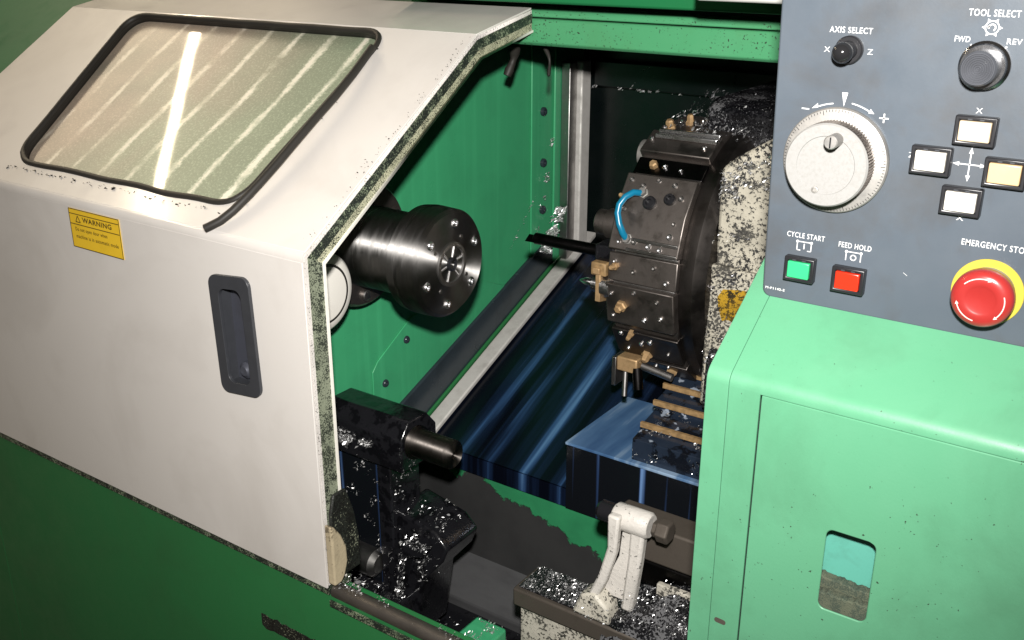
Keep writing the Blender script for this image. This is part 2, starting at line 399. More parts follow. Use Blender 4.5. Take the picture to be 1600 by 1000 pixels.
def flakes(name, label, spots, material, seed=1):
    """loose metal chips: every spot = (origin, u, v, normal, count, size, clump threshold)"""
    rnd = random.Random(seed); mb = MB()
    for o, u, v, n, cnt, size, thr, *fn in spots:
        o, u, v, n = Vector(o), Vector(u), Vector(v), Vector(n).normalized(); done = 0; tries = 0
        while done < cnt and tries < cnt*30:
            tries += 1; p = o + u*rnd.random() + v*rnd.random()
            if fn: p = fn[0](p)
            if thr is not None and noise.noise(p*38) + .6*noise.noise(p*90) < thr: continue
            done += 1; s_ = size*(.35 + rnd.random()**2.2*1.3)
            p = p + n*s_*rnd.random()*.7
            a = Vector((rnd.gauss(0, 1), rnd.gauss(0, 1), rnd.gauss(0, 1))).normalized(); b = a.orthogonal().normalized(); c = a.cross(b)
            k = rnd.uniform(.25, .6)
            q = [p - b*s_*.5, p + c*s_*k*.5 + a*s_*.12, p + b*s_*.5 + a*s_*rnd.uniform(-.2, .3), p - c*s_*k*.5 + a*s_*.12]
            mb.faces(q, [(0, 1, 2), (0, 2, 3)])
    o = mb.build(name, material, smooth=0, recalc=False)
    return tag(o, label, 'metal chips', kind='stuff')

X, Y, Z = Vector((1, 0, 0)), Vector((0, 1, 0)), Vector((0, 0, 1))
# slope of the machine's front lid (33 degrees) and of the slant bed (23 degrees)
CS, SN = math.cos(R(33)), math.sin(R(33))
NS = Vector((0, -SN, CS))

# ================================================================== SETTING
fl_ = MB().box(-6, 5, -4, 6, -.05, 0).build('floor', M['concrete']); fl_['kind'] = 'structure'

# ---- machine base: the green sheet under the door
base = thing('machine_base', 'dark green machine base sheet under the cream sliding door', 'machine base', (-.9, .78, 0))
MB().box(-1.632, -.31, .755, .790, .0, .764).build('front_sheet', M['green'], base, .002)
MB().box(-2.6, -1.635, .757, .790, .0, .764).build('side_sheet', M['green'], base, .002)
MB().box(-2.6, -.806, .752, .792, .7645, .7735).build('door_track', M['gasket'], base)
# rail: worn half-round sill in front of the opening
pr = [(.764 + .013*math.cos(a), .768 + .014*math.sin(a)) for a in [PI*k/10 for k in range(11)]] + [(.751, .764), (.777, .764)]
MB().prism([(  .764 + .0105*math.cos(2*PI*k/20), .7665 + .0105*math.sin(2*PI*k/20)) for k in range(20)], -.805, -.308).build('sill_rail', M['sill'], base)
MB().box(-.806, -.308, .7515, .7545, .748, .7565).build('sill_gasket', M['gasket'], base)
# small ragged slot near the bottom
rg = [(-.945 + .11*k/14, .676 + .006*noise.noise(Vector((k*.9, 0, 0)))) for k in range(15)] + [(-.835 - .11*k/14, .655 + .008*noise.noise(Vector((k*.9, 3, 0)))) for k in range(15)]
MB().plate(rg, [], lambda a, b: (a, .7542, b), .0012, (0, -1, 0)).build('oil_crust', M['flare'], base)
MB().box(-.700, -.650, .84, .92, .55, .676).build('inner_ledge', M['green_wall'], base, .004)
MB().box(-1.0, -.31, .80, 1.10, .50, .52).build('sump_floor', M['black_oily'], base)

# ---- green inner wall of the headstock, facing the work space
wall = thing('headstock_wall', 'green inner wall behind the chuck with dark slate skirting and bolts', 'wall', (-1.02, 1.2, .45))
MB().prism([(.80, .45), (.80, 1.205), (1.08, 1.392), (1.215, 1.42), (1.215, 1.486), (1.70, 1.486), (1.70, .45)], -1.03, -1.0).build('wall_sheet', M['green_wall'], wall)
MB().box(-1.0, -.996, 1.489, 1.655, .95, 1.48).build('corner_plate', M['green_wall'], wall, .0015)
MB().box(-.996, -.991, 1.556, 1.655, .95, 1.48).build('corner_strip', M['green_wall'], wall, .002)
def bedz(y): return .782 + .428*(y - 1.178)
MB().prism([(1.055, .76), (1.055, .912), (1.068, .927), (1.150, .975), (1.325, .990), (1.42, .95), (1.42, .86)], -1.0, -.9975).build('access_plate', M['green_wall'], wall, .001)
for y, z in ((1.136, .941), (1.082, .885), (1.226, 1.083), (1.30, .975)):
    MB().lathe((-.9985, y, z), X, [(0, .0068), (.003, .0062), (.0045, .005), (.0045, .0026), (.002, .0026), (.002, 0)], 16, caps=False).build('wall_bolt', M['slate'], wall)
for y, z in ((1.523, 1.249), (1.524, 1.157), (1.523, 1.07)):
    MB().lathe((-.996, y, z), X, [(0, .008), (.004, .008), (.006, .006), (.006, .0034), (.003, .0034), (.003, 0)], 16, caps=False).build('wall_bolt', M['slate'], wall)
MB().prism([(1.03, bedz(1.03)+.004), (1.60, bedz(1.60)+.004), (1.60, bedz(1.60)+.070), (1.03, bedz(1.03)+.086)], -1.0, -.992).build('skirting', M['slate'], wall, .002)
MB().prism([(1.03, bedz(1.03)+.010), (1.60, bedz(1.60)+.010), (1.60, bedz(1.60)+.018), (1.03, bedz(1.03)+.018)], -.992, -.988).build('skirting_bead', M['green'], wall, .001)
MB().box(-.991, -.972, 1.575, 1.600, .95, 1.330).build('corner_guide', M['steel'], wall, .002)
MB().box(-.991, -.962, 1.600, 1.632, .95, 1.330).build('guide_face', M['rail_white'], wall, .003)

# ---- back wall and roof of the work space
bw = thing('back_enclosure', 'dark rear wall and roof sheets enclosing the work space', 'enclosure', (-.4, 1.68, .5))
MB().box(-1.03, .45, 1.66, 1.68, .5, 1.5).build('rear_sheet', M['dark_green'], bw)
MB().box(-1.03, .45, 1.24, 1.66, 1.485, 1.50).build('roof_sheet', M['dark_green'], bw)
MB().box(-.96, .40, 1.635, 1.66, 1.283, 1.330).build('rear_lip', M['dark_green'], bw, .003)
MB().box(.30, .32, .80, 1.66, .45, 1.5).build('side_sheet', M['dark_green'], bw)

# ---- headstock cover under the open door
hc = thing('headstock_cover', 'fixed green cover sheet seen at top left and through the door window', 'cover', (-1.7, 1.0, .8))
def slopept(x, s_, h=0): return (x, .75 + s_*CS - h*SN, 1.213 + s_*SN + h*CS)
def slope_sheet(x0, x1, h0, h1, s0, s1):
    return MB().faces([slopept(x, s_, h) for x in (x0, x1) for s_ in (s0, s1) for h in (h0, h1)],
           [(0, 1, 3, 2), (4, 6, 7, 5), (0, 4, 5, 1), (2, 3, 7, 6), (0, 2, 6, 4), (1, 5, 7, 3)])
slope_sheet(-2.6, -1.66, -.030, -.034, .03, .60).build('sloped_sheet', M['beam_edge'], hc)
slope_sheet(-1.66, -1.01, -.030, -.034, .03, .385).build('sloped_sheet', M['cover_green'], hc)
MB().box(-2.6, -1.01, .80, .806, .775, 1.20).build('front_sheet', M['green'], hc)

# ---- beam over the opening
beam = thing('top_beam', 'bright green cross beam over the machine opening with folded seam', 'beam', (-.6, 1.2, 1.4))
MB().prism([(1.212, 1.400), (1.207, 1.404), (1.207, 1.4345), (1.209, 1.4365), (1.26, 1.4365), (1.26, 1.40)], -1.15, .40).build('lower_fold', M['beam_green'], beam, .0015)
MB().prism([(1.2045, 1.4385), (1.2045, 1.445), (1.2075, 1.448), (1.27, 1.448), (1.27, 1.4385)], -1.15, .40).build('upper_fold', M['beam_green'], beam, .0015)
MB().prism([(1.150, 1.4605), (1.150, 1.56), (1.40, 1.60), (1.40, 1.4605)], -1.03, .45).build('roof_edge', M['beam_edge'], beam, .003)

# ---- pale box hanging over the beam at the top
hood = thing('pendant_box', 'pale grey sheet metal box edge above the green beam beside the control panel', 'box', (-.43, 1.08, 1.48))
MB().box(-.482, -.30, 1.02, 1.145, 1.4805, 1.56).build('box_shell', M['grey_white'], hood, .006, seg=3)

# ================================================================== SLIDING DOOR
door = thing('sliding_door', 'cream sliding door with sloped window, open on the left of the machine', 'door', (-1.24, .77, .775))
XL, XR = -1.68, -.807
hole = rrect(-.959, -.901, 1.019, 1.159, .012)
MB().plate([(XL, .775), (XR, .775), (XR, 1.205), (XL, 1.205)], [hole], lambda a, b: (a, .75, b), .003, (0, -1, 0)).build('front_sheet', M['cream'], door, .0006)
win = rquad([(-1.432, .046), (-.957, .046), (-.947, .381), (-1.503, .381)], .045, 8)
so = MB().plate([(XL, .006), (XR, .006), (XR, .390), (XL, .390)], [win], lambda a, b: slopept(a, b), .003, NS).build('sloped_sheet', M['cream'], door, .0006)
# rounded fold between front and slope
pts = []
for k in range(9):
    a = k/8; p0 = Vector((.75, 1.205)); p1 = Vector((.75, 1.213)); p2 = Vector((.75+.006*CS, 1.213+.006*SN))
    q = p0*(1-a)**2 + p1*2*a*(1-a) + p2*a*a; pts.append(q)
prof = [(q.x, q.y) for q in pts] + [(pts[-1].x+.0016, pts[-1].y-.0025), (.753, 1.205)]
MB().prism(prof, XL, XR).build('fold', M['cream'], door, smooth=60)
t0 = Vector((.75+.390*CS, 1.213+.390*SN)); t1 = Vector((1.203, 1.451))
MB().prism([tuple(t0), tuple(t1), (t1.x, t1.y-.003), (t0.x+.001, t0.y-.003)], XL, XR).build('top_flange', M['cream'], door, .0006)
# side return of the door along its right edge
outl = [(.7535, .778), (.7535, 1.2115), (t0.x-.001, t0.y-.0025), (1.203, 1.4475)]
def inset(d):
    return [(.7535+d, .778), (.7535+d, 1.2115-.55*d), (t0.x+.25*d, t0.y-.0025-1.02*d), (1.203, 1.4475-d)]
def strip(d0, d1, x0, x1, m, name, bevel=0, segs=(0, 1, 2)):
    A, B = inset(d0), inset(d1); mb = MB()
    for i in segs:
        mb.prism([A[i], A[i+1], B[i+1], B[i]], x0, x1)
    bmesh.ops.remove_doubles(mb.bm, verts=mb.bm.verts[:], dist=1e-5)
    return mb.build(name, m, door, bevel)
strip(0, .0045, -.812, -.8065, M['cream_spot'], 'edge_fold')
strip(.0045, .0165, -.812, -.8055, M['gasket'], 'edge_seal', segs=(1, 2))
strip(.0165, .026, -.812, -.8062, M['cream_edge'], 'edge_return', segs=(1, 2))
strip(.0045, .026, -.812, -.8058, M['edge_green'], 'edge_return', segs=(0,))
strip(.026, .029, -.812, -.8035, M['white_shell'], 'edge_lip')
# bulging foam stop and black flare at the foot of the edge
MB().prism([(.757, .785), (.757, .880), (.764, .905), (.786, .905), (.798, .868), (.804, .830), (.804, .785)], -.8035, -.7985).build('edge_flare', M['flare'], door, .002)
MB().prism([(.7515, .782), (.7515, .868), (.757, .866), (.768, .850), (.776, .830), (.777, .808), (.771, .790), (.764, .782)], -.8064, -.7935).build('foam_stop', M['foam'], door, .005, seg=3)
# window: pane and rubber seal
def windows_pt(a, b, h): return slopept(a, b, h)
pane = MB(); pane.plate(rquad([(-1.430, .048), (-.959, .048), (-.949, .379), (-1.501, .379)], .044, 8), [], lambda a, b: slopept(a, b, -.0105), .003, NS)
ORG_P = Vector(slopept(-1.2, .2, 0))
def build_pane():
    # the pane's object axes follow the sheet (x across, y up the slope), so its streaks run up the slope
    bm = pane.bm; bmesh.ops.recalc_face_normals(bm, faces=bm.faces[:])
    rot = Matrix.Rotation(R(33), 4, 'X'); org = ORG_P - ORG[door]; mt = Matrix.Translation(ORG_P) @ rot
    bm.transform(mt.inverted()); me = bpy.data.meshes.new('window_pane'); bm.to_mesh(me); bm.free(); me.materials.append(M['pane'])
    o = bpy.data.objects.new('window_pane', me); COL.objects.link(o); o.parent = door; o.location = org; o.rotation_euler = (R(33), 0, 0)
    ORG[o] = ORG_P
    return o
pn = build_pane(); lab(pn, 'dusty door window pane with painted reflection tint and pale diagonal streaks')
lp = rquad([(-1.432, .046), (-.957, .046), (-.947, .381), (-1.503, .381)], .045, 10)
sl = MB(); ring = []
n_ = len(lp)
dense = []
for i in range(n_):
    a, b = Vector(lp[i]), Vector(lp[(i+1) % n_]); k = max(1, int((b-a).length/.02))
    for j in range(k): dense.append(a.lerp(b, j/k))
N_ = len(dense); rings = []
for i, p in enumerate(dense):
    d = (dense[(i+1) % N_] - dense[i-1]).normalized(); nn = Vector((d.y, -d.x))
    wob = .0016*noise.noise(Vector((p.x*18, p.y*18, 0))) + (.0012*math.sin(p.x*45) if p.y < .06 else 0)
    pr = []
    for k in range(10):
        a = 2*PI*k/10
        q = p + nn*(.0044*math.cos(a) + wob); pr.append(sl.bm.verts.new(slopept(q.x, q.y, -.0002 + .0048*math.sin(a))))
    rings.append(pr)
for i in range(N_):
    A, B = rings[i], rings[(i+1) % N_]
    for k in range(10): sl.bm.faces.new((A[k], A[(k+1) % 10], B[(k+1) % 10], B[k]))
seal = sl.build('window_seal', M['rubber'], door, smooth=70)
ch_ = MB(); lo = [Vector(p) for p in rquad([(-1.4310, .0470), (-.9580, .0470), (-.9480, .3800), (-1.5020, .3800)], .044, 10)]
A = [ch_.bm.verts.new(slopept(p.x, p.y, .001)) for p in lo]; B = [ch_.bm.verts.new(slopept(p.x, p.y, -.0103)) for p in lo]
for i in range(len(lo)): ch_.bm.faces.new((A[i], A[(i+1) % len(lo)], B[(i+1) % len(lo)], B[i]))
so_ = ch_.build('seal_channel', M['rubber'], seal, smooth=60); sf = so_.modifiers.new('wall', 'SOLIDIFY'); sf.thickness = .0012
# loose end of the seal, pulled out of its groove
ls = [(-.944, .34, .008), (-.936, .285, .010), (-.932, .24, .012), (-.932, .198, .013), (-.932, .155, .013), (-.933, .115, .012), (-.935, .085, .011), (-.938, .058, .010), (-.944, .034, .008), (-.952, .017, .0065), (-.962, .006, .006), (-.966, .002, .006)]
MB().tube([slopept(*p) for p in ls], .0052, 10).build('loose_seal', M['rubber'], door, smooth=70)
# crumbs of old sealant under the window and along the fold
cr = MB(); rnd = random.Random(3)
for k in range(190):
    xx = rnd.uniform(-1.43, -.97); ss = .036 - abs(rnd.gauss(0, .004))
    if 70 < k <= 105: xx = -.947 + rnd.gauss(0, .005); ss = rnd.uniform(.05, .36)
    if k > 105: xx = -.8095 - abs(rnd.gauss(0, .006))**1.0; ss = rnd.uniform(.008, .385)
    s_ = rnd.uniform(.0008, .0036) if k <= 105 else rnd.uniform(.0005, .0016); c = Vector(slopept(xx, ss, 0))
    cr.faces([c + Vector((rnd.uniform(-1, 1), rnd.uniform(-1, 1)*CS, rnd.uniform(-1, 1)*SN))*s_ + NS*rnd.uniform(.0004, .0016) for _ in range(5)], [(0, 1, 2), (1, 2, 3), (2, 3, 4), (0, 2, 4)])
cr.build('sealant_crumbs', M['rubber'], door, smooth=0)
# recessed pull
hf = rrect(-.966, -.894, 1.013, 1.167, .013)
hd = MB().plate(hf, [rrect(-.950, -.910, 1.028, 1.150, .011)], lambda a, b: (a + (b-1.09)*-.03, .7455, b + (a+.93)*.11), -.0045, (0, 1, 0)).build('pull_frame', M['handle_plastic'], door, .0015)
MB().box(-.955, -.905, .766, .768, 1.020, 1.158).build('pull_recess', M['recess'], hd)
cup = MB()
for a0, a1, b0, b1 in ((-.9555, -.9535, 1.022, 1.156), (-.907, -.905, 1.022, 1.156), (-.9555, -.905, 1.0215, 1.0235), (-.9555, -.905, 1.1545, 1.1565)):
    cup.box(a0, a1, .7502, .766, b0, b1)
cup.build('pull_wall', M['handle_plastic'], hd)
lk = MB().lathe((-.932, .766, 1.040), -Y, [(0, .011), (.006, .011), (.008, .008), (.010, .006)], 20)
lk.build('pull_lock', M['recess'], hd)
# warning label
lb = MB().plate([(-1.247, 1.149), (-1.137, 1.149), (-1.137, 1.203), (-1.247, 1.203)], [], lambda a, b: (a, .7488, b - .004*(a+1.19)/.055*0), .0006, (0, -1, 0)).build('warning_label', M['yellow'], door)
tx = MB()
text_into(tx, 'WARNING', -1.186, 1.1895, .0066, .7484, 1.3, .05)
text_into(tx, 'Do not open door when', -1.237, 1.1752, .0050, .7484, 1.1, .03, 'LEFT', fit=.070)
text_into(tx, 'machine is in automatic mode', -1.237, 1.1652, .0050, .7484, 1.03, .03, 'LEFT', fit=.092)
for z in (1.1965, 1.1825): tx.box(-1.246, -1.139, .7481, .7485, z-.0009, z)
for a, b, c, d in ((-1.2465, -1.1375, 1.1492, 1.1500), (-1.2465, -1.1375, 1.2022, 1.2030), (-1.2468, -1.2460, 1.150, 1.202), (-1.1380, -1.1372, 1.150, 1.202)): tx.box(a, b, .7481, .7485, c, d)
for a in (0, 1, 2):      # small warning triangle
    p = [(-1.233, 1.1855), (-1.223, 1.1855), (-1.228, 1.1940)]; A, B = Vector(p[a]), Vector(p[(a+1) % 3]); n = (B-A).orthogonal().normalized()*.0005
    tx.prism([tuple(A-n), tuple(B-n), tuple(B+n), tuple(A+n)], .7482, .7485, 'y')
tx.build('lettering', M['label_ink'], lb, smooth=0)

# ================================================================== SPINDLE AND CHUCK
ch = thing('spindle_chuck', 'steel collet chuck on the spindle in front of the green wall', 'chuck', (-1.0, 1.015, 1.134))
c0 = (-1.007, 1.015, 1.134)
MB().lathe(c0, X, [(0, .094), (.020, .094), (.022, .090), (.042, .090), (.047, .086), (.047, .06)], 72).build('spindle_flange', M['turret'], ch)
for k in range(6):
    a = R(25 + 60*k); MB().lathe((-.961, c0[1]+.073*math.cos(a), c0[2]+.073*math.sin(a)), X, [(0, .008), (.005, .008), (.006, .0065)], 16).build('flange_bolt', M['steel'], ch)
MB().lathe(c0, X, [(.046, .056), (.050, .058), (.075, .058), (.076, .0572), (.140, .0572), (.146, .060)], 72).build('chuck_body', M['turned'], ch, smooth=25)
MB().lathe(c0, X, [(.146, .066), (.149, .0725), (.163, .0745), (.1645, .0728), (.167, .0728), (.1685, .0745), (.195, .0735), (.200, .069), (.200, .031)], 80).build('chuck_flange', M['turned'], ch, smooth=25)
MB().lathe(c0, X, [(.196, .031), (.199, .031), (.203, .0295), (.203, .025), (.199, .024), (.199, .0)], 48, caps=False).build('collet_ring', M['steel'], ch)
sp = MB()
for k in range(6):
    a = R(12 + 60*k); d = Vector((0, math.cos(a), math.sin(a))); e = X.cross(d)*.0010; o = Vector(c0) + X*.1995
    q = [o + d*.007 - e, o + d*.0245 - e, o + d*.0245 + e, o + d*.007 + e]
    sp.faces(q + [p + X*.0018 for p in q], [(0, 1, 2, 3), (4, 7, 6, 5), (0, 4, 5, 1), (1, 5, 6, 2), (2, 6, 7, 3), (3, 7, 4, 0)])
sp.build('collet_slot', M['bright_steel'], ch, smooth=0)
MB().lathe(c0, X, [(.199, .0095), (.2035, .0095), (.2045, .0075), (.196, .0065), (.196, 0)], 32, caps=False).build('draw_tube', M['black'], ch)
for k in range(6):
    a = R(20 + 60*k); p = Vector((-.807, c0[1] + .055*math.cos(a), c0[2] + .055*math.sin(a)))
    MB().lathe(p, X, [(-.003, .0062), (.0015, .0062), (.0028, .005), (.0028, .003), (.0005, .0028), (.0005, 0)], 18, caps=False).build('chuck_screw', M['bright_steel'], ch)
for k in range(4):
    a = R(55 + 90*k); p = Vector((-.807, c0[1] + .040*math.cos(a), c0[2] + .040*math.sin(a)))
    MB().lathe(p, X, [(-.002, .003), (.0007, .003), (.0007, 0)], 12, caps=False).build('chuck_screw', M['steel'], ch)

dr = thing('white_shell', 'white rounded cover between the door edge and the chuck flange', 'cover', (-.97, .90, 1.105))
MB().lathe((-1.0, .893, 1.103), X, [(0, .0565), (.066, .0565), (.074, .0545), (.079, .049), (.080, .041), (.081, .035), (.081, 0)], 48, caps=False).build('shell', M['white_shell'], dr, smooth=60)
MB().lathe((-1.0, .893, 1.103), X, [(.0790, .0375), (.0815, .0375), (.0808, .0405), (.0780, .0425)], 48, caps=False).build('shell_band', M['rubber'], dr)

# ================================================================== SLANT BED
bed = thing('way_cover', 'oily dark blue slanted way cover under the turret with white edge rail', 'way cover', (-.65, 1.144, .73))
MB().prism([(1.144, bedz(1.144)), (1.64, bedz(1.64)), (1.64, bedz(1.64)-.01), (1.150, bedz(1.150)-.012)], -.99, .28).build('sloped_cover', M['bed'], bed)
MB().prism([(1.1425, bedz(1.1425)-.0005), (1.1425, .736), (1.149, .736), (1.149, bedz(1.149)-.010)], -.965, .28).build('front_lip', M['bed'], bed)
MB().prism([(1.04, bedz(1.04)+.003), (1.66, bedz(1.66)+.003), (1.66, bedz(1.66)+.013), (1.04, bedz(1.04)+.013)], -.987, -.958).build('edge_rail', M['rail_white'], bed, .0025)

tr = thing('chip_tray', 'chip tray face with green paint peeling off bare grey metal', 'tray', (-.65, 1.15, .60))
MB().box(-1.0, .28, 1.150, 1.165, .565, .738).build('tray_face', M['tray'], tr)
MB().prism([(1.150, .578), (1.085, .534), (1.085, .495), (1.165, .495), (1.165, .578)], -.998, .28).build('tray_ledge', M['tray_grey'], tr, .003)

cc = thing('carriage_cover', 'rectangular carriage cover with painted pale blue reflection below the turret', 'cover', (-.60, 1.3, .76))
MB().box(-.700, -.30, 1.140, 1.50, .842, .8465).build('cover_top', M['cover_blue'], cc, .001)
MB().box(-.698, -.30, 1.1415, 1.49, .735, .8415).build('cover_body', M['drips'], cc)

st = thing('telescopic_cover', 'stepped black telescopic slide cover with rusty wiper edges', 'slide cover', (-.48, 1.2, .83))
ys = [1.150, 1.181, 1.218, 1.247, 1.270, 1.31]; zs = [.879, .892, .912, .928, .944, .958]
for i in range(5):
    y0, y1, zt = ys[i], ys[i+1], zs[i]
    MB().prism([(y0, zt - (.052 if i == 0 else .02)), (y0, zt), (y1+.004, zt+.007), (y1+.004, zt-.052)], -.595, -.32).build('cover_step', M['wet_step'], st, .001)
    if i:
        MB().box(-.597, -.32, y0-.0050, y0-.0002, zt-.0060, zt+.0018).build('wiper_strip', M['wiper'], st)
MB().box(-.58, -.34, 1.155, 1.30, .80, .83).build('lower_guard', M['black_oily'], st, .002)

# ================================================================== TURRET
tur = thing('tool_turret', 'dark steel tool turret disc with brass coolant nozzles, facing the chuck', 'turret', (-.6, 1.375, 1.10))
TY, TZ, TX0, TX1 = 1.375, 1.10, -.66, -.555
def pol(a, r): return (TY + r*math.cos(R(a)), TZ + r*math.sin(R(a)))
MB().lathe((TX0, TY, TZ), X, [(.002, .10), (.002, .190), (.006, .1935), (.104, .1935)], 96).build('disc_core', M['turret'], tur)
MB().lathe((TX1, TY, TZ), X, [(0, .190), (.004, .1915), (.020, .1915), (.023, .189), (.034, .178), (.040, .150), (.040, .05)], 96).build('rear_disc', M['turret_mid'], tur)
blocks = [(20, 60, .196, 0), (64, 98, .188, 1), (113, 126, .203, 0), (137, 168, .203, 0), (169.3, 181, .198, 0), (181.8, 199, .2035, 0), (127, 135.5, .1945, 2), (204, 219, .1985, 1), (223, 237, .1985, 1), (240, 272, .2, 0), (276, 310, .196, 0), (316, 350, .2, 1)]  # darkest block paints the shade of the recess between its neighbours
bl_objs = []
for a0, a1, r, dk in blocks:
    k = max(1, round((a1-a0)/13)); outer = [pol(a0 + (a1-a0)*i/k, r/math.cos(R((a1-a0)/2/k))*.995) for i in range(k+1)]
    inner = [pol(a1, .17), pol(a0, .17)]
    bl_objs.append(MB().prism(outer + inner, TX0, TX1).build('tool_block', M[('turret', 'turret_mid', 'turret_dark')[dk]], tur, .0018))
# bright ground ribs on the upper block
for a in (114.0, 117.2):
    c = pol(a, .2050); MB().box(TX0+.012, TX1-.001, c[0]-.003, c[0]+.003, c[1]-.0035, c[1]+.0030).build('ground_rib', M['bright_steel'], tur, .001)
# joint line across the lower blocks
for a in (168.6, 181.4, 199.5): 
    c = pol(a, .196); MB().box(TX0+.01, TX1-.002, c[0]-.0015, c[0]+.003, c[1]-.0015, c[1]+.0015).build('joint_edge', M['steel'], tur, .0005)
for a in (163.2, 167.2):
    c = pol(a, .2034); MB().box(TX0+.028, TX1-.002, c[0]-.0022, c[0]+.0012, c[1]-.0022, c[1]+.0022).build('ground_rib', M['steel'], tur, .0006)
def radial(mb, a, x, r0, prof, n=14):
    d = Vector((0, math.cos(R(a)), math.sin(R(a)))); p = Vector((x, TY, TZ)) + d*r0
    return mb.lathe(p, d, prof, n)
noz = [(107, -.645, .192, .0085), (131, -.632, .186, .0085), (100, -.625, .192, .007), (131, -.650, .170, .010), (190.5, -.634, .2015, .0085), (217, -.612, .195, .0085), (175, -.648, .196, .0055), (148, -.652, .201, .005), (229, -.585, .195, .0085), (205, -.628, .195, .005), (93, -.60, .188, .009)]
for a, x, r0, s_ in noz:
    mb = MB(); radial(mb, a, x, r0, [(0, s_), (.006, s_), (.0075, s_*.8), (.0075, s_*.75), (.014, s_*.7), (.016, s_*.5)], 6)
    mb.build('coolant_nozzle', M['brass'], tur)
rnd = random.Random(5)
scr = [(140, -.650), (140, -.585), (152, -.648), (165, -.645), (164, -.622), (165, -.600), (165.5, -.583), (178, -.570), (186, -.650), (186, -.580), (195, -.600), (206, -.645), (210, -.615), (224, -.585), (215, -.640), (110, -.648), (112, -.58), (103, -.612), (101, -.604), (145, -.57), (160, -.572), (104, -.648), (99, -.60), (96, -.585), (92, -.63), (88, -.60), (131, -.615), (132, -.59), (208, -.60), (228, -.61), (142, -.63), (155, -.57), (139, -.61), (173, -.65), (176, -.62), (173, -.59), (193, -.575), (184, -.615), (196, -.65), (227, -.65), (232, -.62), (213, -.575), (119, -.652), (121, -.57)]
for a, x in scr:
    r0 = .2
    for a0, a1, r, dk in blocks:
        if a0 <= a <= a1: r0 = r-.001
    s_ = rnd.uniform(.0028, .0045)
    mb = MB(); radial(mb, a, x, r0-.002, [(0, s_), (.004, s_), (.0055, s_*.7), (.0055, s_*.5), (.003, s_*.45), (.003, 0)], 14)
    mb.build('block_screw', M['bright_steel' if rnd.random() < .6 else 'steel'], tur)
def rp(a, x, r): return Vector((x, TY + r*math.cos(R(a)), TZ + r*math.sin(R(a))))
hp = [rp(145.5, -.628, .208), rp(146.5, -.634, .217), rp(149, -.641, .222), rp(152, -.646, .2225), rp(155, -.646, .221), rp(158.5, -.641, .219), rp(161.5, -.635, .215), rp(163, -.633, .208)]
MB().tube(hp, .0046, 12).build('coolant_hose', M['hose_blue'], tur, smooth=70)
for a, x in ((145, -.626), (163.3, -.632)):
    mb = MB(); radial(mb, a, x, .199, [(0, .0075), (.006, .0075), (.0065, .006), (.012, .0058)], 6); mb.build('hose_fitting', M['alu'], tur)
for a, x, s_ in ((148.5, -.612, .0095), (146, -.585, .008)):
    mb = MB(); radial(mb, a, x, .200, [(0, s_), (.007, s_), (.009, s_*.8), (.009, s_*.5), (.004, s_*.5), (.004, 0)], 16); mb.build('plug_screw', M['black'], tur)
# stub sockets on the chuck-side face
c = pol(158, .176); MB().lathe((TX0, c[0], c[1]), -X, [(0, .021), (.018, .021), (.020, .018), (.034, .018), (.036, .015)], 28).build('face_socket', M['turret'], tur)
c = pol(120, .176); MB().lathe((TX0, c[0], c[1]), -X, [(0, .020), (.010, .020), (.012, .016)], 28).build('face_socket', M['alu'], tur)

# tools held in the turret
TB = (-.66, 1.188, 1.128)
bar = thing('boring_bar', 'long black boring bar reaching from the turret to the green wall', 'cutting tool', TB)
MB().cyl((-.655, TB[1]+.01, TB[2]), (-.795, TB[1]+.01, TB[2]), .0085, 20, ch=.002).build('bar_shank', M['turret_dark'], bar)
MB().prism([(TB[1]-.004, TB[2]-.014), (TB[1]+.03, TB[2]-.014), (TB[1]+.03, TB[2]+.013), (TB[1]-.004, TB[2]+.013)], -.685, -.655).build('bar_clamp', M['black_oily'], bar, .002)
MB().prism([(TB[1]-.0, TB[2]-.004), (TB[1]+.012, TB[2]-.006), (TB[1]+.012, TB[2]+.004)], -.806, -.792).build('cutting_tip', M['turret_dark'], bar)
dl = thing('centre_drill', 'bright pointed drill in a holder on the lower left of the turret', 'cutting tool', (-.66, 1.185, 1.083))
MB().lathe((-.655, 1.187, 1.083), -X, [(0, .017), (.014, .017), (.016, .0125), (.030, .0125), (.034, .006), (.045, .0055), (.055, .0008)], 24).build('drill_bit', M['bright_steel'], dl)
MB().prism([(1.172, 1.062), (1.192, 1.058), (1.192, 1.104), (1.172, 1.104)], -.676, -.668).build('holder_plate', M['brass'], dl, .001)
rh = thing('rusty_tool_holder', 'rusty brown tool holder clamped between the boring bar and the drill', 'tool holder', (-.67, 1.185, 1.105))
MB().box(-.684, -.660, 1.172, 1.205, 1.100, 1.119).build('holder_body', M['wiper'], rh, .002)
MB().box(-.679, -.668, 1.1685, 1.1725, 1.103, 1.112).build('holder_screw', M['brass'], rh, .001)
hg = thing('hanging_clamp', 'small grey clamp with yellow block hanging under the turret', 'clamp', (-.62, 1.22, .96))
MB().box(-.655, -.622, 1.205, 1.235, .950, .972).build('clamp_block', M['brass'], hg, .002)
MB().box(-.662, -.655, 1.203, 1.237, .925, .970).build('clamp_jaw', M['steel'], hg, .001)
MB().cyl((-.645, 1.215, .950), (-.640, 1.205, .912), .004, 12).build('clamp_pin', M['steel'], hg)
MB().cyl((-.618, 1.215, .962), (-.570, 1.215, .955), .006, 12).build('clamp_rod', M['steel'], hg)
MB().cyl((-.625, 1.212, .958), (-.618, 1.206, .928), .0075, 14).build('clamp_screw', M['turret_dark'], hg)

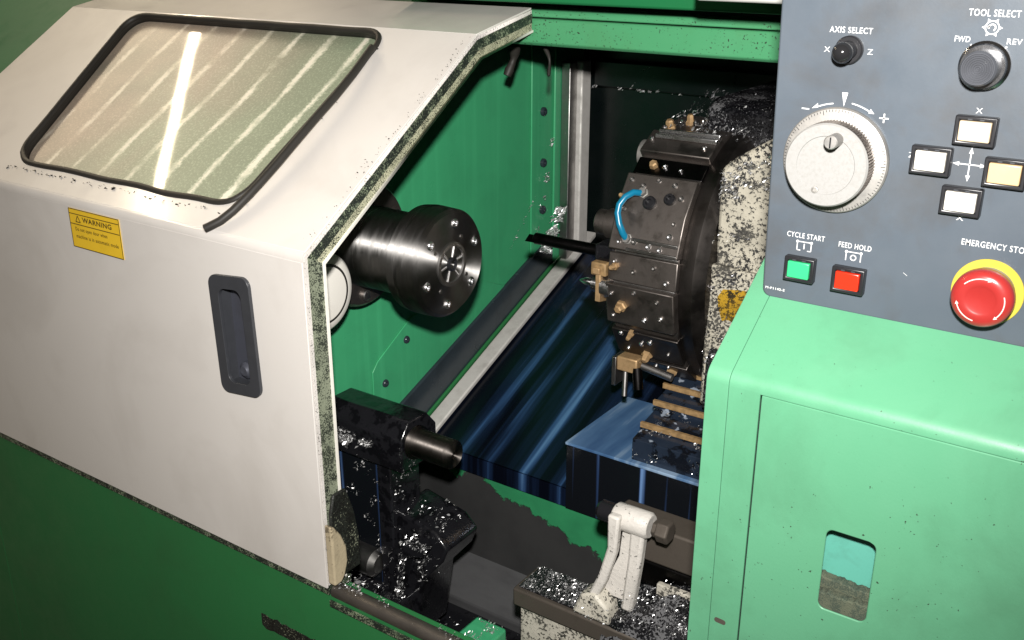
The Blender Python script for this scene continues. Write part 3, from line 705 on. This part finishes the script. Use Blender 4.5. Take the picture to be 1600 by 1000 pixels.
# ---- turret housing
hs = thing('turret_housing', 'cream cast turret housing plastered with black metal chips', 'housing', (-.40, 1.4, .90))
MB().prism([(-.521, .93), (-.521, 1.262), (-.500, 1.280), (-.44, 1.318), (-.28, 1.335), (-.28, .93)], 1.218, 1.60, 'y').build('housing_body', M['cast_cream'], hs, .006)
MB().prism([(-.524, .93), (-.524, 1.136), (-.40, 1.128), (-.28, 1.128), (-.28, .93)], 1.208, 1.230, 'y').build('housing_step', M['cast_cream'], hs, .004)
MB().prism([(1.195, .93), (1.198, 1.000), (1.215, 1.03), (1.30, 1.03), (1.30, .93)], -.515, -.28).build('housing_foot', M['chips_black'], hs, .004)
MB().plate([(-.505, 1.075), (-.508, 1.092), (-.501, 1.104), (-.488, 1.106), (-.470, 1.108), (-.455, 1.10), (-.455, 1.062), (-.478, 1.058), (-.490, 1.063), (-.499, 1.060)], [], lambda a, b: (a, 1.2072, b), .001, (0, -1, 0)).build('yellow_marking', speckled('chip_covered_yellow', (.42, .25, .02), (.03, .022, .01), .53, 210, .4), hs)
MB().prism([(1.33, 1.24), (1.33, 1.318), (1.36, 1.330), (1.58, 1.330), (1.58, 1.24)], -.60, -.28).build('housing_hood', M['chips_black'], hs, .01)

# ================================================================== SETTER ARM (front left of the work space)
ar = thing('setter_arm', 'black oily tool setter post with round shaft, covered in white chips', 'setter arm', (-.92, .97, .52))
MB().prism([(.935, .842), (.935, .892), (.953, .916), (.992, .916), (1.012, .892), (1.012, .842)], -.985, -.838).build('shaft_block', M['black_oily'], ar, .003)
MB().lathe((-1.0, .972, .882), X, [(0, .0215), (.018, .0215)], 36).build('rear_shaft', M['turret_dark'], ar)
MB().lathe((-.838, .966, .880), X, [(0, .0245), (.004, .0245), (.005, .0205), (.066, .0205), (.0685, .0185), (.0685, .0055), (.066, .005), (.066, 0)], 40, caps=False).build('shaft_end', M['shaft'], ar)
MB().box(-.980, -.888, .945, 1.00, .545, .845).build('post', M['drips'], ar, .003)
MB().box(-.984, -.972, .940, .950, .56, .84).build('post_rib', M['black_oily'], ar, .002)
MB().box(-.893, -.866, .941, 1.005, .55, .842).build('post_side', M['black_oily'], ar, .003)
MB().prism([(-.875, .765), (-.800, .750), (-.778, .730), (-.788, .705), (-.825, .660), (-.842, .55), (-.875, .55)], .955, 1.03, 'y').build('foot_gusset', M['black_oily'], ar, .004)
MB().prism([(-.875, .700), (-.845, .728), (-.802, .730), (-.81, .715), (-.838, .706), (-.853, .66), (-.862, .58), (-.875, .58)], .935, .957, 'y').build('foot_rib', M['black_oily'], ar, .003)
MB().lathe((-.965, .938, .672), X, [(0, .014), (.006, .022), (.065, .022), (.072, .014)], 28).build('post_roller', M['steel'], ar)
MB().box(-.985, -.84, .90, .99, .54, .635).build('foot_block', M['black_oily'], ar, .005)

# ================================================================== WHITE BRACKET (bottom)
bk = thing('casting_block', 'dark block with chip covered top and white painted front at the bottom', 'block', (-.52, .98, .50))
MB().box(-.648, -.40, .930, .992, .709, .736).build('block_lip', M['rust_bar'], bk, .003)
MB().box(-.642, -.402, .936, .990, .7362, .7390).build('chip_layer', M['chips_black'], bk, .001)
MB().box(-.640, -.40, .936, .990, .50, .7085).build('block_front', M['white_dirty'], bk, .003)
def heap_h(p):
    u, v = (p.x + .52)/.20, (p.y - .925)/.14
    q = Vector((p.x, p.y, 0))
    return Vector((p.x, p.y, .742 + .05*math.sin(PI*min(1, max(0, u)))*max(0, math.sin(PI*v))**.7 + .008*noise.noise(q*60) + .004*noise.noise(q*170)))
md = MB(); nx, ny = 26, 14; g = {}
for i in range(nx+1):
    for j in range(ny+1):
        q = heap_h(Vector((-.52 + .20*i/nx, .925 + .14*j/ny, 0)))
        g[i, j] = md.bm.verts.new((q.x, q.y, q.z - (.04 if i in (0, nx) or j in (0, ny) else 0)))
for i in range(nx):
    for j in range(ny): md.bm.faces.new((g[i, j], g[i+1, j], g[i+1, j+1], g[i, j+1]))
tag(md.build('chip_heap', M['chips_black'], smooth=60), 'black oily heap of chips behind the foot of the white bracket', 'metal chips', kind='stuff')

br = thing('white_bracket', 'white cast lever bracket bolted in front of the brown bar', 'bracket', (-.50, .95, .74))
MB().lathe((-.512, .955, .884), X, [(0, .0140), (.003, .0165), (.046, .0165), (.049, .0140)], 32).build('hub', M['white_paint'], br, smooth=50)
MB().prism([(-.511, .895), (-.495, .895), (-.498, .845), (-.510, .800), (-.524, .764), (-.538, .764), (-.521, .806), (-.510, .850)], .932, .944, 'y').build('front_leg', M['white_paint'], br, .003)
MB().prism([(-.486, .896), (-.466, .896), (-.471, .83), (-.479, .758), (-.495, .758), (-.488, .835)], .944, .960, 'y').build('rear_leg', M['white_paint'], br, .004)
MB().prism([(-.498, .885), (-.475, .885), (-.482, .768), (-.528, .768), (-.503, .83)], .951, .957, 'y').build('web', M['white_paint'], br, .001)
ft = MB().prism([(-.556, .7392), (-.500, .7392), (-.505, .764), (-.522, .778), (-.543, .772)], .928, .958, 'y').build('foot', M['white_dirty'], br, .004)
MB().lathe((-.535, .955, .884), X, [(0, .010), (.004, .013), (.022, .013)], 20).build('bolt_tail', M['black_oily'], br)
MB().lathe((-.459, .955, .884), X, [(0, .011), (.006, .011), (.0065, .0148), (.020, .0148), (.022, .0125)], 6).build('bolt_head', M['rust_bar'], br, .001)

MB().box(-.462, -.36, .975, .984, .742, .792).build('white_slab', M['white_dirty'], bk, .002)
rb = thing('brown_bar', 'brown steel bar running behind the white bracket to the cabinet', 'bar', (-.42, 1.0, .84))
MB().box(-.535, -.30, .985, 1.03, .812, .862).build('bar_upper', M['rust_bar'], rb, .003)
MB().box(-.530, -.30, .990, 1.04, .772, .808).build('bar_lower', M['turret_dark'], rb, .003)

# ================================================================== CABINET (right front)
cab = thing('front_cabinet', 'mint green front cabinet with finger hole door below the grey control panel', 'cabinet', (-.1, .73, 0))
CY, CZ = .715, 1.214
def cabs(x, s_, h=0): return (x, CY + s_*CS - h*SN, CZ + s_*SN + h*CS)
def fold(x0, x1, ztop, name, bevel=.0006, smax=.34):
    """front strip from ztop, rounded over the bend and up the slope"""
    P = [(CY, ztop)]
    for k in range(9):
        a = k/8; p0, p1, p2 = Vector((CY, CZ-.008)), Vector((CY, CZ)), Vector((CY + .008*CS, CZ + .008*SN))
        q = p0*(1-a)**2 + p1*2*a*(1-a) + p2*a*a; P.append((q.x, q.y))
    P.append((CY + smax*CS, CZ + smax*SN))
    I = [(CY + smax*CS + .0011, CZ + smax*SN - .0017), (CY+.009*CS+.0011, CZ+.009*SN-.0017), (CY+.002, CZ-.008), (CY+.002, ztop)]
    return MB().prism(P + I, x0, x1).build(name, M['mint'], cab, bevel, smooth=50)
fold(-.3050, -.28545, .0, 'corner_post', bevel=.0006)
fold(-.2848, .45, 1.2060, 'top_cover', bevel=0)
MB().prism([(-.2848, 0), (-.2584, 0), (-.2584, 1.2052), (.45, 1.2052), (.45, 1.2060), (-.2848, 1.2060)], CY, CY+.002, 'y').build('door_jamb', M['mint'], cab)
fh_ = rrect(-.1935, -.1545, 1.031, 1.105, .006)
cd = MB().plate([(-.2572, .02), (.44, .02), (.44, 1.2045), (-.2572, 1.2045)], [fh_], lambda a, b: (a, CY, b), .002, (0, -1, 0)).build('cabinet_door', M['mint'], cab, .0009)
MB().box(-.21, -.13, CY+.022, CY+.024, 1.0, 1.13).build('hole_back', M['teal'], cd)
rt = [(-.207 + .0018*k, 1.0535 + .0030*noise.noise(Vector((k*.45, 1, 0))) + .0012*noise.noise(Vector((k*1.7, 2, 0))) - .0001*k) for k in range(40)]
MB().prism([(-.207, 1.0), *rt, (-.1368, 1.0)], CY+.012, CY+.0215, 'y').build('hole_dirt', M['dirt'], cd, .0012)
rt = [(-.207 + .0018*k, 1.0440 + .0035*noise.noise(Vector((k*.4, 5, 0))) + .0012*noise.noise(Vector((k*1.9, 6, 0)))) for k in range(40)]
MB().prism([(-.207, 1.0), *rt, (-.1368, 1.0)], CY+.003, CY+.0119, 'y').build('hole_dirt', M['dirt'], cd, .0012)
MB().box(-.3045, .45, CY+.026, CY+.030, 0, 1.19).build('inner_frame', M['black'], cab)
MB().faces([cabs(x, s_, h) for x in (-.3040, .45) for s_ in (.02, .335) for h in (-.004, -.006)], [(0, 1, 3, 2), (4, 6, 7, 5), (0, 4, 5, 1), (2, 3, 7, 6), (0, 2, 6, 4), (1, 5, 7, 3)]).build('slope_backing', M['black'], cab)
MB().box(-.3050, -.3030, CY+.003, 1.02, 0, 1.19).build('side_sheet', M['mint'], cab)
for xx, ww in ((-.2853, .0016), (-.2578, .0022)):
    MB().box(xx-ww, xx+ww, CY+.0025, CY+.004, 0, 1.206).build('seam_backing', M['black'], cab)
MB().box(-.26, .45, CY+.0025, CY+.004, 1.200, 1.210).build('seam_backing', M['black'], cab)
sc = MB().plate(rrect(-.2805, -.2700, .9785, .9832, .0022), [], lambda a, b: (a, CY-.0004, b - (a+.275)*.05), .001, (0, -1, 0)).build('screw_slot', M['rust_bar'], cab)

# ================================================================== CONTROL PANEL
pan = thing('control_panel', 'grey control panel with silver handwheel, square buttons and red emergency stop', 'control panel', (-.1, .80, 1.261))
PY = .788
outer = []
for k in range(7):
    a = R(180 + 90*k/6); outer.append((-.284 + .008*math.cos(a), 1.2685 + .008*math.sin(a)))
outer += [(.16, 1.2605), (.16, 1.66), (-.302, 1.66)]
MB().prism(outer, PY, PY+.10, 'y').build('panel_face', M['panel'], pan, .0018, seg=3)
rim = [(x - (.0015 if x < 0 else 0), z - (.0022 if z < 1.3 else 0)) for x, z in outer]
MB().prism(rim, PY+.006, PY+.102, 'y').build('panel_shadow_gap', M['black'], pan)  # black rim paints the thin shadow gap round the panel
ink = MB(); IY = PY - .0004
def bar_(x0, z0, x1, z1, wd):
    A, B = Vector((x0, z0)), Vector((x1, z1)); n = (B-A).orthogonal().normalized()*wd/2
    ink.prism([tuple(A-n), tuple(B-n), tuple(B+n), tuple(A+n)], IY, PY-.0001, 'y')
def tri(p, q, r_): ink.prism([p, q, r_], IY, PY-.0001, 'y')
def arrow(x0, z0, x1, z1, wd=.0009, hd=.0045, hw=.0016):
    d = (Vector((x1, z1)) - Vector((x0, z0))).normalized(); n = Vector((-d.y, d.x)); b = Vector((x1, z1)) - d*hd
    bar_(x0, z0, b.x, b.y, wd); tri((x1, z1), tuple(b + n*hw), tuple(b - n*hw))
T = lambda s, x, z, size=.0053, wide=1.28, bold=.025, **k: text_into(ink, s, x, z, size, IY, wide, bold, **k)
T('AXIS SELECT', -.242, 1.480, .0043, fit=.032); T('X', -.2585, 1.4652, .0040, bold=.0, wide=1.15); T('Z', -.2262, 1.4652, .0040, bold=.0, wide=1.15)
T('TOOL SELECT', -.1450, 1.4962, .0046, fit=.0335); T('FWD', -.1634, 1.4780, .0039, fit=.0104); T('REV', -.1297, 1.4780, .0039, fit=.0098)
bar_(-.1575, 1.4750, -.1552, 1.4722, .0011); bar_(-.1338, 1.4748, -.1352, 1.4730, .0011)
def arc(cx, cz, r, a0, a1, wd, n=16):
    for k in range(n):
        a, b = R(a0 + (a1-a0)*k/n), R(a0 + (a1-a0)*(k+1)/n)
        ink.prism([(cx+(r-wd/2)*math.cos(a), cz+(r-wd/2)*math.sin(a)), (cx+(r-wd/2)*math.cos(b), cz+(r-wd/2)*math.sin(b)), (cx+(r+wd/2)*math.cos(b), cz+(r+wd/2)*math.sin(b)), (cx+(r+wd/2)*math.cos(a), cz+(r+wd/2)*math.sin(a))], IY, PY-.0001, 'y')
arc(-.1452, 1.4868, .0044, 0, 360, .0009, 24); arc(-.1452, 1.4868, .0022, -60, 200, .0010, 14)
tri((-.1480, 1.4860), (-.1464, 1.4876), (-.1484, 1.4880))
for k in range(6):
    a = R(30 + 60*k) ; a = R(60*k); d = Vector((math.cos(a), math.sin(a))); c = Vector((-.1452, 1.4868)) + d*.0047; n = Vector((-d.y, d.x))
    tri(tuple(c + d*.0022), tuple(c + n*.0012), tuple(c - n*.0012))
# handwheel marks
tri((-.2434, 1.4345), (-.2388, 1.4345), (-.2410, 1.4240))
arc(-.243, 1.382, .0440, 98, 113, .0010, 8); tri((-.2655, 1.4205), (-.2605, 1.4215), (-.2612, 1.4248))
arc(-.243, 1.382, .0455, 62, 80, .0010, 8); tri((-.2175, 1.4205), (-.2220, 1.4206), (-.2205, 1.4240))
bar_(-.2735, 1.4198, -.2675, 1.4196, .0010); bar_(-.2135, 1.4180, -.2065, 1.4180, .0011); bar_(-.2100, 1.4146, -.2100, 1.4215, .0011)
# jog cross
arrow(-.1455, 1.391, -.1455, 1.4035); arrow(-.1455, 1.391, -.1455, 1.3785); arrow(-.1455, 1.391, -.1572, 1.391); arrow(-.1455, 1.391, -.1338, 1.391)
T('X', -.1448, 1.4296, .0040, bold=.0, wide=1.15); T('Z', -.1868, 1.3930, .0040, bold=.0, wide=1.15); T('X', -.1462, 1.3510, .0038)
T('CYCLE START', -.2595, 1.3180, .0043, fit=.0312); T('FEED HOLD', -.2195, 1.3162, .0043, fit=.0258); T('EMERGENCY STOP', -.1195, 1.3336, .0046, fit=.0460)
def sym(cx, cz, ch_, round_=False):
    w_, h_ = .0058, .0036
    for x0, z0, x1, z1 in ((cx-w_, cz+h_, cx+w_, cz+h_), (cx-w_, cz-h_, cx-w_, cz+h_), (cx+w_, cz-h_, cx+w_, cz+h_)): bar_(x0, z0, x1, z1, .0008)
    if not round_: bar_(cx-w_, cz-h_, cx-w_+.003, cz-h_, .0008); bar_(cx+w_-.003, cz-h_, cx+w_, cz-h_, .0008); bar_(cx, cz-.0024, cx, cz+.0022, .0009)
    else: arc(cx, cz-.0008, .0021, 0, 360, .0009, 14)
    for q in (-1, 1):
        for k in range(1): ink.prism([(cx+q*w_ + .0012*math.cos(2*PI*j/8), cz+h_ + .0012*math.sin(2*PI*j/8)) for j in range(8)], IY-.0001, PY-.0001, 'y')
sym(-.2600, 1.3095, 'I'); sym(-.2198, 1.3078, 'O', True)
T('M-P1142-E', -.2808, 1.2690, .0020, 1.2, .06)
ink.build('lettering', M['ink'], pan, smooth=0)
# scratch
MB().plate([(-.1805, 1.3020), (-.1772, 1.2999), (-.1771, 1.30015), (-.1804, 1.3023)], [], lambda a, b: (a, PY-.0004, b), .0003, (0, -1, 0)).build('scratch', M['ink'], pan)

# axis select lever
lv = MB().lathe((-.2415, PY, 1.466), -Y, [(0, .0105), (.003, .0105), (.004, .0095), (.004, .0070), (.007, .0066), (.010, .0050), (.010, 0)], 32, caps=False).build('axis_lever', M['black'], pan)
MB().tube([(-.2415, PY-.006, 1.466), (-.2420, PY-.012, 1.4652)], .0032, 12).build('lever_stem', M['black'], lv)
MB().ball((-.2420, PY-.0150, 1.4652), .0078, 14).build('lever_ball', plain('glossy_black', (.012, .012, .013), .12), lv, smooth=80)
# tool select knob
kb = MB().lathe((-.1460, PY, 1.4610), -Y, [(0, .0172), (.003, .0172), (.0045, .0155), (.009, .0148), (.009, .010)], 40).build('tool_knob', M['chrome'], pan)
kn = MB(); pf = [(.006, .0128), (.0215, .0120), (.0235, .0108)]
for k in range(7):
    r_ = .0102 - k*.00145; pf += [(.0235, r_), (.0228, r_-.0005), (.0228, r_-.0009), (.0235, r_-.0012)]
kn.lathe((-.1460, PY, 1.4610), -Y, pf, 40); kn.build('knob_cap', M['knob'], kb, smooth=25)
# handwheel
HC = Vector((-.2425, PY, 1.3825))
hw = MB().lathe(HC, -Y, [(0, .0410), (.0035, .0410), (.0050, .0400), (.0065, .0330)], 90).build('handwheel', M['alu'], pan)
lab(hw, 'silver graduated handwheel with crank stub')
tk = MB()
for k in range(100):
    a = 2*PI*k/100; d = Vector((math.cos(a), 0, math.sin(a))); e = Vector((-math.sin(a), 0, math.cos(a)))*.00022
    r0 = .0362 if k % 10 == 0 else (.0372 if k % 5 == 0 else .0380)
    o_ = HC + Y*(-.0058 - 0*.0004); f0 = (.0400 - r0)/.0070*.0015
    q = [HC + d*r0 - e + Y*(-.00535-f0), HC + d*.0396 - e - Y*.00535, HC + d*.0396 + e - Y*.00535, HC + d*r0 + e + Y*(-.00535-f0)]
    tk.faces(q, [(0, 1, 2, 3)])
tk.build('graduation', M['black'], hw, smooth=0)
wr = MB().lathe(HC, -Y, [(.005, .0322), (.0225, .0322)], 168)
for i, v in enumerate(wr.bm.verts):
    pass
for ringi in range(2):
    vs = list(wr.bm.verts)[ringi*168:(ringi+1)*168]
    for i, v in enumerate(vs):
        if i % 2: 
            d = (v.co - HC); d.y = 0; v.co -= d*.05
wr.build('knurled_rim', M['turret'], hw, smooth=0)
MB().lathe(HC, -Y, [(.0223, .0320), (.0232, .0320), (.0248, .0308), (.0248, .0225), (.0241, .0220), (.0241, 0)], 72, caps=False).build('wheel_face', M['alu_face'], hw, smooth=20)
MB().cyl(HC + Vector((.0065, -.024, .0205)), HC + Vector((.0065, -.039, .0205)), .0052, 24, ch=.0008).build('crank_stub', M['alu'], hw)
MB().box(HC.x+.0060, HC.x+.0070, PY-.0396, PY-.0388, HC.z+.0165, HC.z+.0245).build('stub_slot', M['black'], hw)
MB().lathe(HC + Vector((-.006, -.0241, -.0195)), -Y, [(0, .0028), (.0010, .0028), (.0012, .0018), (.0002, .0015), (.0002, 0)], 16, caps=False).build('wheel_screw', M['alu'], hw)
# rectangular push buttons
def button(x, z, m, label, name='push_button', hx=.0142, hz=.0105):
    bz_ = MB().plate([(x-hx, z-hz), (x+hx, z-hz), (x+hx, z+hz), (x-hx, z+hz)], [[(x-hx+.0032, z-hz+.0030), (x+hx-.0032, z-hz+.0030), (x+hx-.0032, z+hz-.0030), (x-hx+.0032, z+hz-.0030)]], lambda a, b: (a, PY-.0072, b), .0075, (0, -1, 0)).build(name, M['black'], pan, .0009)
    lab(bz_, label)
    cp = MB().box(x-hx+.0035, x+hx-.0035, PY-.0088, PY-.001, z-hz+.0033, z+hz-.0033).build('button_cap', m, bz_, .0009)
    nb = MB()
    for q in (-1, 1): nb.box(x+q*.004-.0015, x+q*.004+.0015, PY-.0078, PY-.0070, z+hz-.0026, z+hz-.0016)
    nb.build('bezel_notch', M['handle_plastic'], bz_)
button(-.1445, 1.4160, M['cap_cream'], 'cream button at the top of the jog cross')
button(-.1715, 1.3915, M['cap_white'], 'white button at the left of the jog cross')
button(-.1205, 1.3885, M['cap_tan'], 'cream button at the right of the jog cross')
button(-.1465, 1.3645, M['cap_white'], 'white button at the bottom of the jog cross')
button(-.2605, 1.2910, M['cap_green'], 'green cycle start button', hx=.0125, hz=.0102)
button(-.2205, 1.2893, M['cap_red'], 'red feed hold button', hx=.0130, hz=.0105)
# emergency stop
EC = Vector((-.1192, PY, 1.2985))
es = MB().lathe(EC, -Y, [(0, .0253), (.0010, .0253), (.0014, .0249), (.0014, .010)], 56).build('emergency_stop', M['yellow_ring'], pan); lab(es, 'red mushroom emergency stop on yellow ring')
MB().lathe(EC, -Y, [(.0012, .0195), (.0065, .0190), (.0070, .0165)], 48).build('stop_collar', M['alu'], es)
MB().lathe(EC, -Y, [(.006, .0135), (.0105, .0140), (.0110, .0205), (.0125, .0218), (.0185, .0216), (.0215, .0200), (.0232, .0165), (.0236, .0120), (.0232, .0105), (.0228, .0095), (.0226, 0)], 64, caps=False).build('mushroom_cap', M['red'], es, smooth=60)
am = MB()
for a0 in (20, 140, 260):
    n = 12; r_ = .0163
    pts_ = [(R(a0 - 62*k/n)) for k in range(n+1)]
    for A, B in zip(pts_, pts_[1:]):
        q = [EC + Vector((math.cos(t)*rr, -.02345, math.sin(t)*rr)) for t, rr in ((A, r_-.0004), (B, r_-.0004), (B, r_+.0004), (A, r_+.0004))]
        am.faces(q, [(0, 1, 2, 3)])
    t = pts_[-1] - R(8); e = pts_[-1] + R(1)
    am.faces([EC + Vector((math.cos(t)*r_, -.0236, math.sin(t)*r_)), EC + Vector((math.cos(e)*(r_-.0013), -.0236, math.sin(e)*(r_-.0013))), EC + Vector((math.cos(e)*(r_+.0013), -.0236, math.sin(e)*(r_+.0013)))], [(0, 1, 2)])
am.build('turn_arrows', plain('pale_red_ink', (.75, .45, .42), .5, var=.1), es, smooth=0)

# ================================================================== LOOSE CHIPS AND SMALL THINGS
flakes('metal_chips', 'silver chips clinging to the black setter post', [
    ((-.982, .9335, .838), (.10, 0, 0), (0, 0, .045), (0, -1, 0), 260, .0042, .12),
    ((-.95, .9335, .832), (.055, 0, 0), (0, 0, .045), (0, -1, 0), 140, .0048, .05),
    ((-.978, .9430, .60), (.105, 0, 0), (0, 0, .23), (0, -1, 0), 260, .0034, .28),
    ((-.8655, .943, .58), (0, .06, 0), (0, 0, .26), (1, 0, 0), 160, .003, .2),
    ((-.842, .9345, .835), (.004, .03, 0), (0, 0, .05), (1, -.3, 0), 70, .004, None),
    ((-.866, .933, .58), (.012, 0, 0), (.018, 0, .13), (0, -1, 0), 150, .0036, None),
    ((-.872, .9345, .61), (.03, 0, 0), (.0, 0, .14), (0, -1, 0), 120, .0036, .1), ((-.84, .953, .66), (.05, 0, 0), (0, 0, .08), (0, -1, 0), 130, .0034, .1), ((-.87, .956, .765), (.08, 0, -.014), (0, .07, 0), (0, 0, 1), 110, .0034, .15), ((-.848, .932, .727), (.048, 0, 0), (0, .015, .004), (0, -.3, 1), 130, .004, None),
    ((-.98, .90, .636), (.13, 0, 0), (0, .045, 0), (0, 0, 1), 120, .004, .05)], M['tin'], 11)
flakes('metal_chips', 'glittering chips lying on the dark block and round the white bracket', [
    ((-.642, .937, .7392), (.14, 0, 0), (0, .052, 0), (0, 0, 1), 1500, .0026, None),
    ((-.515, .93, .775), (.18, 0, 0), (0, .12, -.0), (0, -.4, 1), 2600, .0028, None, heap_h),
    ((-.46, .99, .765), (.09, 0, 0), (0, .05, .03), (0, -.5, 1), 700, .0036, None), ((-.552, .927, .7395), (.075, 0, 0), (0, .04, 0), (0, 0, 1), 260, .003, None), ((-.552, .9275, .740), (.05, 0, 0), (0, .0, .026), (0, -1, 0), 50, .0026, None), ((-.502, .944, .760), (.03, 0, 0), (0, 0, .03), (0, -1, 0), 60, .0026, None),
    ((-.699, .842, .677), (.047, 0, 0), (0, .075, 0), (0, 0, 1), 300, .0036, .0),
    ((-.95, .82, .522), (.5, 0, 0), (0, .24, 0), (0, 0, 1), 700, .004, None)], M['tin'], 12)
flakes('metal_chips', 'silver chips stuck on the turret housing and hood', [
    ((-.60, 1.328, 1.245), (.28, 0, 0), (0, .01, .08), (0, -1, .3), 900, .0030, -.1),
    ((-.52, 1.216, 1.22), (.20, 0, .05), (0, .0, .05), (0, -1, .3), 800, .0046, .0),
    ((-.52, 1.206, 1.00), (.20, 0, 0), (0, .0, .20), (0, -1, 0), 420, .0030, .05),
    ((-.66, 1.30, 1.290), (.14, 0, 0), (0, .10, .01), (0, 0, 1), 260, .0046, .0),
    ((-.52, 1.196, .955), (.20, 0, 0), (0, .0, .06), (0, -1, 0), 260, .0036, None)], M['tin'], 13)
flakes('dark_metal_chips', 'dark chips plastered over the cream turret housing', [
    ((-.52, 1.206, .97), (.22, 0, 0), (0, .0, .16), (0, -1, 0), 900, .0045, .08),
    ((-.52, 1.216, 1.14), (.22, 0, 0), (0, .0, .12), (0, -1, .1), 900, .0045, .05),
    ((-.64, 1.31, 1.28), (.3, 0, 0), (0, .1, .05), (0, -.4, 1), 700, .006, None)], M['swarf'], 14)
flakes('metal_chips', 'small pile of grey chips in the back corner of the green wall', [
    ((-.990, 1.505, .995), (.022, 0, 0), (0, .055, .075), (1, 0, 0), 700, .0068, -.12),
    ((-.994, 1.50, 1.03), (.01, 0, 0), (0, .07, .27), (1, 0, 0), 110, .004, .25),
    ((-.998, 1.42, 1.02), (.004, 0, 0), (0, .08, .08), (1, 0, 0), 40, .004, None)], M['tin'], 15)
flakes('metal_chips', 'chips on the stepped telescopic cover', [
    ((-.595, 1.151, .880), (.25, 0, 0), (0, .03, .006), (0, 0, 1), 220, .0034, .05),
    ((-.595, 1.1485, .826), (.25, 0, 0), (0, 0, .05), (0, -1, 0), 130, .0036, .2),
    ((-.595, 1.185, .895), (.25, 0, 0), (0, .03, .006), (0, 0, 1), 160, .003, .05),
    ((-.565, 1.155, .832), (.2, 0, 0), (0, -.004, .006), (0, -1, 0), 240, .004, None)], M['tin'], 16)
flakes('metal_chips', 'fine silver specks along the dark rear lip', [
    ((-.96, 1.633, 1.281), (.36, 0, 0), (0, .001, .004), (0, -1, .2), 170, .0055, .0),
    ((-.80, 1.45, 1.30), (.02, 0, 0), (0, .1, .05), (0, 0, 1), 6, .004, None)], M['tin'], 17)
flakes('metal_chips', 'fine chips along the worn sill rail under the door corner', [
    ((-.805, .757, .7755), (.20, 0, 0), (0, .014, .004), (0, -.4, 1), 120, .003, .0),
    ((-.80, .76, .776), (.04, 0, 0), (0, .02, .006), (0, -.4, 1), 90, .004, None)], M['tin'], 18)

# rubber scraps hanging under the beam
for i, (x, y, z, dx, l, wd, lbl) in enumerate(((-.868, 1.25, 1.395, -.010, .045, .008, 'thick dark rubber scrap hanging under the left end of the beam'), (-.815, 1.25, 1.393, .010, .038, .003, 'thin dark rubber scrap hanging beside the corner of the green wall'))):
    mb = MB(); pts = []
    for k in range(7):
        t = k/6; pts.append(Vector((x + dx*t, y + .006*math.sin(t*4), z - l*t)))
    mb.tube(pts, wd, 8, lambda t: 1 - .35*t + .2*math.sin(t*9)); tag(mb.build('rubber_scrap', M['rubber'], smooth=60), lbl, 'rubber scrap', 'rubber scraps under the beam')
